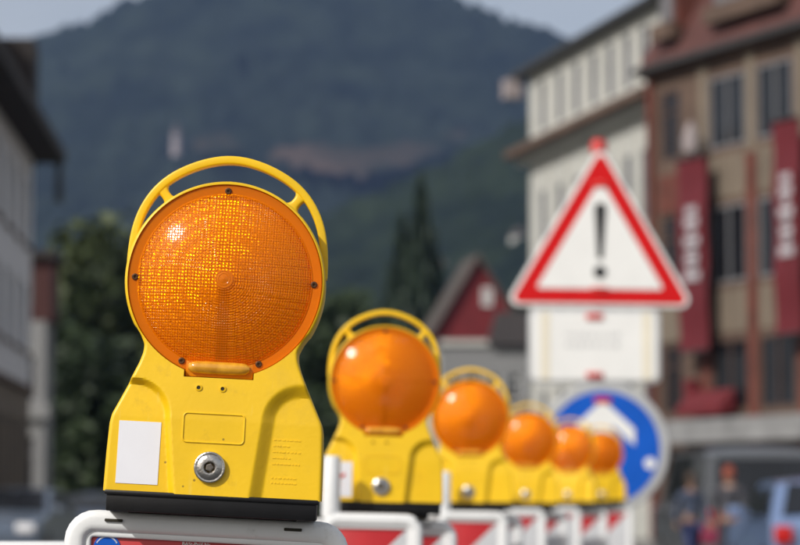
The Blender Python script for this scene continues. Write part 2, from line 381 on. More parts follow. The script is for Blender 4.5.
# bare sandstone terraces on the mountain side
def solve(fn, x, y, ya, yb):
    e = (505 - y) / FPX
    for _ in range(50):
        ym = (ya + yb) / 2; X = (x - 400) / FPX * ym
        if fn(X, ym) + 0 < e * ym + CAMZ: ya = ym
        else: yb = ym
    return Vector(((x - 400) / FPX * ya, ya, CAMZ + e * ya))
def terrace(name, top, bot, n=40, k=8):
    vs_ = []
    for i in range(n + 1):
        t = i / n
        x = top[0][0] + (top[0][-1] - top[0][0]) * t
        a = np.interp(x, *top); b = np.interp(x, *bot)
        a += 7 * noise.noise(Vector((x * .07, 1, 0))); b += 12 * noise.noise(Vector((x * .09, 7, 0)))
        for j in range(k + 1):
            p = solve(mountain_h, x, a + (b - a) * j / k, 1320, 2190)
            vs_.append(p * ((p.length - 34) / p.length))
    b_ = MB(); b_.add(vs_, [(i * (k + 1) + j, (i + 1) * (k + 1) + j, (i + 1) * (k + 1) + j + 1, i * (k + 1) + j + 1) for i in range(n) for j in range(k)])
    o = b_.build(name, M['quarry'], fix=False); o['kind'] = 'structure'; return o
terrace('quarry_terrace', ([268, 300, 360, 410, 470], [150, 141, 147, 140, 126]), ([268, 300, 360, 410, 470], [154, 167, 175, 164, 129]))
terrace('quarry_terrace', ([190, 205, 226, 240], [140, 132, 134, 144]), ([190, 205, 226, 240], [143, 152, 153, 146]), 20, 5)

# pale tower on the mountain
tp = solve(mountain_h, 177, 148, 1320, 2190)
t = empty('tower', tp - Vector((0, 20, 8)), label='small pale tower high on the wooded mountain side', cat='tower'); t.scale = (.7, .7, .7)
b = MB(); b.lathe([(5.5, 0), (5.0, 22), (5.6, 22.5), (5.6, 24)], 12, closed=True); b.build('shaft', M['tower'], t)
b = MB(); b.lathe([(6.2, 24.1), (3.0, 30), (0.1, 38)], 12); b.build('roof', M['brownroof'], t)
for a in range(6):
    b = MB(); b.box((5.2 * math.cos(a * 1.047 - 0.5), 5.2 * math.sin(a * 1.047 - 0.5), 17), (1.0, 1.0, 3), a * 1.047 - 0.5); b.build('window', M['glass'], t)

# small houses scattered on the hill
def cottage(x, y, wm, label):
    p = solve(hill_h, x, y, 570, 1090)
    t = empty('hill_house', p - Vector((0, 6, 3.5)), (0, 0, random.uniform(-.3, .3)), label, 'house', 'houses on the hill')
    b = MB(); b.box((0, 0, 3.2), (wm, 6, 6.4)); b.build('wall', M['render_white'], t)
    b = MB(); h = wm / 2 + .5
    b.add([(-h, -3.5, 6.42), (h, -3.5, 6.42), (0, -3.5, 9.4), (-h, 3.5, 6.42), (h, 3.5, 6.42), (0, 3.5, 9.4)], [(0, 1, 2), (3, 5, 4), (0, 2, 5, 3), (1, 4, 5, 2), (0, 3, 4, 1)])
    b.build('roof', M['brownroof'], t)
    for dx in (-wm * .25, wm * .25):
        b = MB(); b.box((dx, -3.0, 4), (1.1, .1, 1.5)); b.build('window', M['glass'], t)
cottage(518, 246, 4.6, 'small pale house on the hillside left of the triangular warning sign')
cottage(441, 279, 3.8, 'small pale house on the hillside left of the dark red gable')

# ------------------------------------------------------------------ trees
def crown_mesh(name, rx, rz, n, leafsize, clumps, seed, cone=False):
    rnd = random.Random(seed); vs_ = []; fs = []
    cs = []
    for _ in range(clumps):
        while True:
            q = Vector((rnd.uniform(-1, 1), rnd.uniform(-1, 1), rnd.uniform(-1, 1)))
            if 0.2 < q.length < 1: break
        cs.append((q, rnd.uniform(.16, .34)))
    for _ in range(n):
        if cone:
            z = rnd.random() ** 1.5; a = rnd.uniform(0, 6.283)
            lay = 0.72 + 0.28 * ((z * 14) % 1)
            r = rx * (1 - z) * lay * math.sqrt(rnd.random()) ** .6 * (1 + .15 * math.sin(a * 3 + z * 9)); p = Vector((r * math.cos(a), r * math.sin(a), z * 2 * rz))
        else:
            c, cr = rnd.choice(cs); d = Vector((rnd.gauss(0, 1), rnd.gauss(0, 1), rnd.gauss(0, 1))).normalized()
            q = c + d * cr * rnd.uniform(.65, 1.05); p = Vector((q.x * rx, q.y * rx, (q.z + 1) * rz))
        u = Vector((rnd.gauss(0, 1), rnd.gauss(0, 1), rnd.gauss(0, .6))).normalized(); w_ = u.cross(Vector((rnd.gauss(0, 1), rnd.gauss(0, 1), rnd.gauss(0, 1)))).normalized()
        s_ = leafsize * rnd.uniform(.6, 1.3); k = len(vs_)
        vs_ += [p - u * s_, p + w_ * s_ * .6, p + u * s_, p - w_ * s_ * .6]; fs.append((k, k + 1, k + 2, k + 3))
    me = bpy.data.meshes.new(name); me.from_pydata([tuple(v) for v in vs_], [], fs); return me
crowns = [crown_mesh('crown', 1, 1, 7000, 0.075, 60, s) for s in (1, 2, 3)]
for c_ in crowns: c_.materials.append(M['leaf'])
crowns2 = [c_.copy() for c_ in crowns]
for c_ in crowns2: c_.materials.clear(); c_.materials.append(M['leaf2'])
cone_crown = crown_mesh('crown', 1, .5, 4200, 0.075, 1, 9, True); cone_crown.materials.append(M['needle'])
def trunk_mesh(cone):
    b = MB(); rnd = random.Random(3)
    b.tube((0, 0, 0), (0, 0, 1.0), .06, .04, 9)
    if cone: b.tube((0, 0, 1), (0, 0, 4.0), .04, .008, 8)
    else:
        for i in range(6):
            a = i * 1.05; b.tube((0, 0, .8), (math.cos(a) * .55, math.sin(a) * .55, 1.9 + rnd.uniform(-.2, .5)), .035, .01, 6)
    return b.mesh('trunk')
trunks = [trunk_mesh(False), trunk_mesh(True)]
for q in trunks: q.materials.append(M['bark'])
def tree(name, x, ytop, Y, halfw, label, light=False, cone=False, seed=0, group=None):
    p = px(x, ytop, Y); H = p.z; rnd = random.Random(seed + int(x))
    t = empty(name, (p.x, Y, 0), (0, 0, rnd.uniform(0, 6)), label, 'tree', group)
    zb = .06 * H if cone else .16 * H
    tr = link('trunk', trunks[1 if cone else 0], None, t); tr.scale = (H * .25, H * .25, H * .24)
    me = cone_crown if cone else (crowns2 if light else crowns)[seed % 3]
    c = link('crown', me, None, t, (0, 0, zb)); c.scale = (halfw, halfw, (H - zb) if cone else (H - zb) / 2)
    return t
G = 'trees at the end of the street'
tree('deciduous_tree', 66, 250, 118, 3.6, 'pale green leafy tree just right of the left street building', True, seed=0, group=G)
tree('deciduous_tree', 112, 236, 112, 4.6, 'leafy green tree left of the nearest warning lamp lens', True, seed=1, group=G)
tree('deciduous_tree', 78, 318, 100, 4.0, 'low dark bushy tree beside the left street building', seed=2, group=G)
tree('deciduous_tree', 128, 330, 96, 3.4, 'low dark bushy tree behind the left shoulder of the nearest lamp', seed=0, group=G)
tree('deciduous_tree', 165, 250, 125, 5.0, 'dark leafy tree mostly hidden behind the nearest lamp', seed=2, group=G)
tree('deciduous_tree', 230, 265, 130, 5.5, 'broad dark tree wholly behind the nearest amber lens', seed=1, group=G)
tree('deciduous_tree', 300, 290, 135, 4.5, 'dark tree between the nearest lamp and the second lamp', seed=0, group=G)
tree('deciduous_tree', 338, 308, 120, 3.6, 'rounded dark tree behind the handle of the second lamp', seed=1, group=G)
tree('deciduous_tree', 318, 400, 92, 2.4, 'low dark bush between the nearest and second lamps', seed=2, group=G)
tree('deciduous_tree', 372, 300, 170, 5.0, 'dark tree left of the tall conifer', seed=2, group=G)
tree('conifer_tree', 421, 188, 175, 4.8, 'tall dark conifer standing left of the dark red gable', cone=True, group=G)
tree('conifer_tree', 402, 226, 180, 4.4, 'shorter dark conifer touching the left side of the tall conifer', cone=True, group=G)
tree('deciduous_tree', 448, 292, 190, 4.0, 'dark tree behind the brown roof of the red gabled house', seed=0, group=G)
tree('deciduous_tree', 540, 285, 190, 4.4, 'dark tree behind the triangular sign at the white building corner', seed=1, group=G)

# ------------------------------------------------------------------ buildings
class Facade:
    """local x = along the facade, local -y = out of the wall, z up; children of one thing"""
    def __init__(s, name, origin, ang, label, cat='building'):
        s.t = empty(name, origin, (0, 0, ang), label, cat)
    def box(s, name, x0, x1, z0, z1, y0, y1, m, parent=None, bevel=0):
        b = MB(); b.box(((x0 + x1) / 2, (y0 + y1) / 2, (z0 + z1) / 2), (abs(x1 - x0), abs(y1 - y0), abs(z1 - z0)))
        return b.build(name, m, parent or s.t, bevel)
    def wall(s, name, x0, x1, z0, z1, holes, depth, m, thick=0.35):
        """a wall with real openings: the face cut into a grid, reveals behind the holes"""
        xs = sorted(set([x0, x1] + [h[0] for h in holes] + [h[1] for h in holes]))
        zs = sorted(set([z0, z1] + [h[2] for h in holes] + [h[3] for h in holes]))
        b = MB()
        def hole(cx, cz): return any(h[0] < cx < h[1] and h[2] < cz < h[3] for h in holes)
        for i in range(len(xs) - 1):
            for j in range(len(zs) - 1):
                if hole((xs[i] + xs[i + 1]) / 2, (zs[j] + zs[j + 1]) / 2): continue
                b.add([(xs[i], 0, zs[j]), (xs[i + 1], 0, zs[j]), (xs[i + 1], 0, zs[j + 1]), (xs[i], 0, zs[j + 1])], [(0, 1, 2, 3)])
        for h in holes:
            a, c, e, g = h
            for q in (((a, e), (c, e)), ((c, e), (c, g)), ((c, g), (a, g)), ((a, g), (a, e))):
                (u, v), (u2, v2) = q
                b.add([(u, 0, v), (u2, 0, v2), (u2, thick, v2), (u, thick, v)], [(0, 1, 2, 3)])
        # ends, back and top
        b.add([(x0, 0, z0), (x0, depth, z0), (x0, depth, z1), (x0, 0, z1)], [(0, 1, 2, 3)])
        b.add([(x1, 0, z0), (x1, depth, z0), (x1, depth, z1), (x1, 0, z1)], [(3, 2, 1, 0)])
        b.add([(x0, depth, z0), (x1, depth, z0), (x1, depth, z1), (x0, depth, z1)], [(3, 2, 1, 0)])
        b.add([(x0, 0, z1), (x1, 0, z1), (x1, depth, z1), (x0, depth, z1)], [(0, 1, 2, 3)])
        return b.build(name, m, s.t, fix=False)
    def window(s, x0, x1, z0, z1, mg, mf, mull=1, bars=0, y=0.14, sill=None, fw=0.07):
        b = MB(); x0 += .002; x1 -= .002; z0 += .002; z1 -= .002
        for q in ((x0, x0 + fw), (x1 - fw, x1)): b.box(((q[0] + q[1]) / 2, y, (z0 + z1) / 2), (fw, .08, z1 - z0))
        for q in (z0 + fw / 2, z1 - fw / 2): b.box(((x0 + x1) / 2, y, q), (x1 - x0 - 2 * fw, .078, fw))
        for i in range(mull):
            q = x0 + (x1 - x0) * (i + 1) / (mull + 1); b.box((q, y, (z0 + z1) / 2), (fw * .9, .07, z1 - z0 - 2 * fw))
        for i in range(bars):
            q = z0 + (z1 - z0) * (.68 if bars == 1 else (i + 1) / (bars + 1)); b.box(((x0 + x1) / 2, y, q), (x1 - x0 - 2 * fw, .066, fw * .8))
        wn = b.build('window', mf, s.t)
        n = mull + 1; wd = (x1 - x0) / n
        for i in range(n):
            s.box('pane', x0 + wd * i + .03, x0 + wd * (i + 1) - .03, z0 + .03, z1 - .03, y + .012, y + .03, mg if not isinstance(mg, list) else mg[(i + int(x0 * 7)) % len(mg)], wn)
        if sill: s.box('sill', x0 - .08, x1 + .08, z0 - .1, z0 - .004, -.1, -.003, sill, wn)
        return wn

# --- brick department store on the right.  local +x runs along the receding street front
BA = math.atan2(0.90, -0.43)                 # receding direction
d0 = Vector((math.cos(BA), math.sin(BA), 0)); out = Vector((-d0.y, d0.x, 0))   # out points left / towards the camera
B0 = Vector((9.24, 70, 0))
# use local x = -receding so that local -y points out of the front
ANG = BA + math.pi
f = Facade('brick_building', B0, ANG, 'red brick and sandstone shop building with tall windows and red banners', 'building')
def tb(x):                                   # photo x -> local x on the front
    k = (x - 400) / FPX
    return -((B0.x - B0.y * k) / (0.43 + 0.90 * k))
x_l, x_r = tb(654), 16.0
bays = []
for a, c in ((713, 749), (761, 797)): bays.append((tb(a), tb(c)))
step = bays[1][0] - bays[0][0]
for k in (2, 3, 4, 5): bays.append((bays[0][0] + step * k, bays[0][1] + step * k))
small = (tb(664), tb(683))
rows = [(3.75, 5.75), (7.35, 9.55), (11.2, 13.25)]
holes = [(a, c, z0, z1) for a, c in bays for z0, z1 in rows] + [(small[0], small[1], z0, z1) for z0, z1 in rows]
doors = [(a + .1, c - .1, 0.15, 2.75) for a, c in bays] + [(small[0] + .05, small[1] - .05, .15, 2.75)]
f.wall('wall', x_l, x_r, 0, 13.75, holes + doors, 12, M['stone'])
for a, c in bays:
    for i, (z0, z1) in enumerate(rows): f.window(a, c, z0, z1, M['glass'], M['frame'] if i else M['frame_dark'], 1, 0, y=.03, fw=.085)
for z0, z1 in rows: f.window(small[0], small[1], z0, z1, M['glass'], M['frame_dark'], 1, 1, y=.05)
for a, c, z0, z1 in doors: f.window(a, c, z0, z1, M['glass'], M['frame_dark'], 1, 1, y=.2)
for k in range(6):                            # brick pilasters between the bays
    xa = bays[k][0]
    f.box('pilaster', xa - .52, xa - .08, 0.0, 10.9, -.07, -.003, M['brick'])
    f.box('pilaster', xa - .48, xa - .08, 10.903, 13.7, -.06, -.003, M['stone_plinth'])
    if k < 5: pass
    for z0, z1 in ((5.95, 7.15), (9.75, 11.0)):
        wd = (bays[k][1] - xa)
        for j in range(3): f.box('spandrel_panel', xa + wd * j / 3 + .07, xa + wd * (j + 1) / 3 - .07, z0, z1, -.035, -.003, M['stone_plinth'])
f.box('pilaster', x_l, x_l + .22, 0, 13.7, -.18, -.003, M['brick'])
f.box('spandrel_panel', small[0] - .1, small[1] + .1, 9.65, 10.75, -.06, -.003, M['brick'])
f.box('spandrel_panel', small[0] - .1, small[1] + .1, 5.85, 6.95, -.06, -.003, M['stone_plinth'])
f.box('cornice', x_l - .2, x_r, 13.755, 13.87, -.32, 12, M['stone'])
f.box('gutter', x_l - .25, x_r, 13.88, 14.05, -.52, -.33, M['gutter'])
b = MB(); b.add([(x_l - .2, -.32, 14.06), (x_r, -.32, 14.06), (x_r, 1.9, 18.2), (x_l - .2, 1.9, 18.2), (x_l - .2, 11.5, 18.2), (x_r, 11.5, 18.2), (x_l - .2, 12, 13.875), (x_r, 12, 13.875), (x_l - .2, -.32, 13.875), (x_r, -.32, 13.875)],
    [(0, 1, 2, 3), (3, 2, 5, 4), (4, 5, 7, 6), (0, 3, 4, 6, 8), (1, 9, 7, 5, 2), (8, 9, 1, 0)]); roof = b.build('roof', M['rooftile'], f.t)
for a, c in ((tb(668), tb(684)), (tb(722), tb(793)), (tb(722) + 5.6, tb(793) + 5.6)):     # dormers
    dm = f.box('dormer', a, c, 14.9, 18.0, -.1, 2.6, M['brick'], f.t)
    f.box('window', a + .15, c - .15, 15.3, 17.8, -.16, -.103, M['zinc'], dm)
    n = max(1, int((c - a) / .55))
    for i in range(n + 1): f.box('mullion', a + .15 + (c - a - .38) * i / n, a + .23 + (c - a - .38) * i / n, 15.3, 17.8, -.22, -.163, M['frame'], dm)
    f.box('sill', a - .1, c + .1, 14.72, 15.2, -.45, -.104, M['stone'], dm)
f.box('fascia', tb(690), x_r, 2.85, 3.5, -.95, -.004, M['fascia'])
f.box('shop_sign', tb(694), tb(702), 3.9, 4.7, -.35, -.08, M['awning'])
b = MB(); b.add([(tb(698), -.22, 4.35), (tb(742), -.22, 4.35), (tb(742), -.75, 3.85), (tb(698), -.75, 3.85), (tb(698), -.22, 3.72), (tb(742), -.22, 3.72), (tb(742), -.75, 3.62), (tb(698), -.75, 3.62)],
    [(0, 1, 2, 3), (3, 2, 6, 7), (0, 3, 7, 4), (1, 5, 6, 2)]); b.build('awning', M['awning'], f.t)
# banners hang on arms in front of the wall
def banner(xa, xb, ya, yb, label):
    a, c = tb(xa + 18), tb(xb + 18)
    k = 70 / FPX
    z1 = CAMZ + (505 - ya) * k; z0 = CAMZ + (505 - yb) * k
    t = empty('street_banner', f.t.matrix_basis @ Vector(((a + c) / 2, -.6, 0)), (0, 0, ANG), label, 'banner', 'red banners on the brick building')
    h = (c - a) / 2
    b = MB(); n = 24
    for i in range(n + 1):
        z = z0 + (z1 - z0) * i / n; yy = .03 * math.sin(i * .7)
        b.v += [(-h, yy - .015, z), (h, yy + .02 - .015, z), (h, yy + .035, z), (-h, yy + .015, z)]
    for i in range(n):
        for j in range(4): b.f.append((i * 4 + j, i * 4 + (j + 1) % 4, (i + 1) * 4 + (j + 1) % 4, (i + 1) * 4 + j))
    b.f += [(0, 1, 2, 3), (n * 4 + 3, n * 4 + 2, n * 4 + 1, n * 4)]
    b.build('cloth', M['banner'], t)
    for z in (z0 + .03, z1 - .03):
        b = MB(); b.tube((-h - .05, -.06, z), (h + .05, -.06, z), .04); b.tube((0, -.06, z), (0, .6, z), .03); b.build('arm', M['gutter'], t)
    lt = z0 + (z1 - z0) * .36; lh = (z1 - z0) * .41
    b = MB(); z = lt
    for i, (hh, ww) in enumerate(((.30, 1.0), (.16, .62), (.28, .8), (.14, .55), (.30, .95), (.18, .5), (.30, .85), (.26, .7))):
        hh *= lh / 2.25; b.box((.05, -.062 - .001 * i, z + hh / 2), (h * 1.15 * ww, .012, hh * .84)); z += hh * 1.12
    b.build('lettering', M['banner_white'], t)
    return t, z1, h
t, z1, h = banner(680, 708, 152, 352, 'red banner with white print nearer the triangular sign')
b = MB(); b.lathe([(.05, 0), (.22, .1), (.26, .45), (.14, .8), (.02, 1.0)], 12, (0, 0, z1 + .02)); b.build('lamp_globe', M['tower'], t)
banner(777, 803, 136, 345, 'red banner with white print at the right edge of the photo')

# --- white building further down the street
e = Vector((-0.244, 0.97, 0)).normalized(); WA = math.atan2(e.y, e.x) + math.pi
W0 = Vector((7.75, 76, 0))
def tw(x):
    k = (x - 400) / FPX
    return -((W0.x - W0.y * k) / (-e.x + e.y * k))
f2 = Facade('white_building', W0, WA, 'tall cream white building with narrow attic windows and heavy cornice', 'building')
xa, xb = tw(531), tw(668)
slots = [tw(544 + 17.2 * i) for i in range(7)]
hs = [(q - .34, q + .34, 14.25, 15.95) for q in slots] + [(q - .34, q + .34, z, z + 2.2) for q in slots for z in (9.9, 6.4, 2.9)]
f2.wall('wall', xa, xb, 0, 16.4, hs, 11, M['render_white'])
for i, h_ in enumerate(hs): f2.window(*h_, M['glass_pale'], M['frame'], 0, 1, y=.05, sill=M['render_white'] if i >= 7 else None)
for q in slots[:-1]:
    f2.box('pilaster', q + .72, q + .92, 0, 13.1, -.06, -.003, M['render_white'])
    f2.box('pilaster', q + .72, q + .92, 13.9, 16.3, -.05, -.003, M['render_white'])
f2.box('cornice', xa - .5, xb, 13.2, 13.45, -.35, -.003, M['render_white']); f2.box('cornice', xa - .7, xb, 13.453, 13.75, -.75, -.003, M['stone'])
f2.box('roof_edge', xa - .8, xb, 16.403, 16.60, -.45, 11.3, M['gutter'])
b = MB(); b.add([(xa - .6, -.4, 16.605), (xb, -.4, 16.605), (xb, 10.8, 16.605), (xa - .6, 10.8, 16.605), (xa + 1.5, 5, 17.9), (xb, 5, 17.9)], [(0, 1, 5, 4), (1, 2, 5), (2, 3, 4, 5), (3, 0, 4)]); b.build('roof', M['darkroof'], f2.t)
f2.box('gutter_box', xa - 1.15, xa - .55, 15.7, 16.38, -.7, -.1, M['tower'])
b = MB(); b.box((xb - 2.3, 2, 18.0), (.9, .8, 1.6)); b.build('chimney', M['brick'], f2.t)

# --- left street building (white above, beige plinth, dark overhanging roof)
LA = math.atan2(1, -0.052)                    # receding
f3 = Facade('corner_building', Vector((-9.9, 62, 0)), LA, 'white and beige street building with dark overhanging roof at left edge', 'building')
hs = []
for i in range(8):
    x = 6.0 - i * 2.5
    hs += [(x - .55, x + .55, 5.3, 7.1), (x - .55, x + .55, 8.2, 10.0)]
hp = [(x_ - .75, x_ + .75, .6, 3.4) for x_ in (5.6, 2.6, -.4, -3.4, -6.4, -9.4, -12.4)]
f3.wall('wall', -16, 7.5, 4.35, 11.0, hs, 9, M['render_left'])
f3.wall('plinth', -16, 7.52, 0, 4.2, hp, 9, M['stone_plinth'])
f3.box('string_course', -16, 7.6, 4.2, 4.35, -.12, 9, M['stone'])
for h_ in hs: f3.window(*h_, M['glass'], M['frame'], 1, 1, sill=M['stone'])
for h_ in hp: f3.window(*h_, M['glass'], M['frame_dark'], 1, 1)
f3.box('eaves', -16.2, 8.3, 10.75, 11.1, -.85, 9.4, M['darkroof'])
b = MB(); b.add([(-16.2, -.75, 11.1), (8.2, -.75, 11.1), (8.2, 9.3, 11.1), (-16.2, 9.3, 11.1), (-16.2, 2.6, 15.8), (7.2, 2.6, 15.8), (7.2, 5.5, 15.8), (-16.2, 5.5, 15.8)],
    [(0, 1, 5, 4), (1, 2, 6, 5), (2, 3, 7, 6), (3, 0, 4, 7), (4, 5, 6, 7)]); b.build('roof', M['darkroof'], f3.t)
f3.box('dormer', 4.2, 5.6, 11.6, 13.6, -.3, 2.0, M['darkroof'])
b = MB(); b.tube((7.9, -.7, 9.6), (7.9, -.7, 10.76), .12, .09); b.build('downpipe_head', M['gutter'], f3.t)

# --- narrow grey house with dark red upper storey beyond it
p = px(38, 400, 84)
f4 = Facade('narrow_house', Vector((p.x - 2.5, 84, 0)), 0, 'narrow grey house with dark red upper storey behind the left building', 'house')
f4.wall('wall', 0, 2.72, 0, 7.3, [(1.7, 2.4, 4.6, 6.1), (1.7, 2.4, 1.6, 3.4)], 2, M['grey_wall'])
f4.window(1.7, 2.4, 4.6, 6.1, M['glass'], M['frame'], 0, 1); f4.window(1.7, 2.4, 1.6, 3.4, M['glass'], M['frame'], 0, 1)
f4.wall('upper_storey', -.1, 2.9, 7.303, 9.4, [(1.5, 2.3, 7.8, 9.0)], 2, M['dark_brick'])
f4.window(1.5, 2.3, 7.8, 9.0, M['glass'], M['frame_dark'], 0, 1)
f4.box('roof', -.3, 3.05, 9.403, 9.65, -.3, 2.2, M['darkroof'])
f4.box('shop_sign', 1.9, 2.9, 4.0, 4.5, -.25, -.003, M['fascia'])

# --- dark red gabled house in the middle distance
YH = 150
def hz(y): return CAMZ + (505 - y) * YH / FPX
def hx(x): return (x - 400) / FPX * YH
f5 = Facade('gabled_house', Vector((hx(478), YH, 0)), R(9), 'house with dark red gable, white window and brown roof in middle distance', 'house')
w2 = 2.9; ez = hz(338); rz_ = hz(258)
f5.wall('wall', -w2, w2, 0, ez, [(x_ - .38, x_ + .38, z_, z_ + 1.5) for x_ in (-1.55, 0, 1.55) for z_ in (7.2, 4.4, 1.4)], 5, M['render_white'])
for x_ in (-1.55, 0, 1.55):
    for z_ in (7.2, 4.4, 1.4): f5.window(x_ - .38, x_ + .38, z_, z_ + 1.5, M['glass'], M['white'], 1, 0, sill=M['stone'])
b = MB(); b.add([(-w2 - .02, -.06, ez - .6), (w2 + .02, -.06, ez - .6), (w2 + .02, -.06, ez), (0, -.06, rz_), (-w2 - .02, -.06, ez), (-w2 - .02, .3, ez - .6), (w2 + .02, .3, ez - .6), (w2 + .02, .3, ez), (0, .3, rz_), (-w2 - .02, .3, ez)],
    [(0, 1, 2, 3, 4), (9, 8, 7, 6, 5), (0, 5, 6, 1)]); b.build('gable', M['red_wall'], f5.t)
b = MB()
for sx in (-1, 1):
    o2 = w2 + .35; dz = .35 * (rz_ - ez) / w2
    b.add([(sx * o2, -.5, ez - dz), (0, -.5, rz_), (0, -.5, rz_ + .28), (sx * o2, -.5, ez - dz + .28), (sx * o2, 5, ez - dz), (0, 5, rz_), (0, 5, rz_ + .28), (sx * o2, 5, ez - dz + .28)],
        [(0, 1, 2, 3), (4, 7, 6, 5), (3, 2, 6, 7), (0, 4, 5, 1), (0, 3, 7, 4)])
b.build('roof', M['brownroof'], f5.t)
f5.window(.25, .85, hz(306), hz(288), M['tower'], M['white'], 1, 0, y=-.12, fw=.10)
f6 = Facade('pale_row_house', Vector((hx(505), YH - 12, 0)), 0, 'pale row house with dark roof below the dark red gable', 'house')
def hz2(y): return CAMZ + (505 - y) * (YH - 12) / FPX
wins = [(x_ - .32, x_ + .32, z_, z_ + 1.4) for x_ in (-3.3, -2.2, -1.1, 0, 1.1, 2.2) for z_ in (6.9, 4.0, 1.2)]
f6.wall('wall', -4.0, 3.2, 0, hz2(346), wins, 6, M['grey_wall'])
for q in wins: f6.window(*q, M['glass'], M['white'], 0, 1, sill=M['stone'])
b = MB(); za, zb2 = hz2(346), hz2(308)
b.add([(-1.4, -.5, za), (3.4, -.5, za), (3.4, 6.4, za), (-1.4, 6.4, za), (-.9, 2.9, zb2), (3.4, 2.9, zb2)], [(0, 1, 5, 4), (1, 2, 5), (2, 3, 4, 5), (3, 0, 4), (0, 3, 2, 1)]); b.build('roof', M['darkroof'], f6.t)
f6.box('parapet', -4.1, -1.45, za + .003, za + .3, -.2, 6.2, M['render_white'])

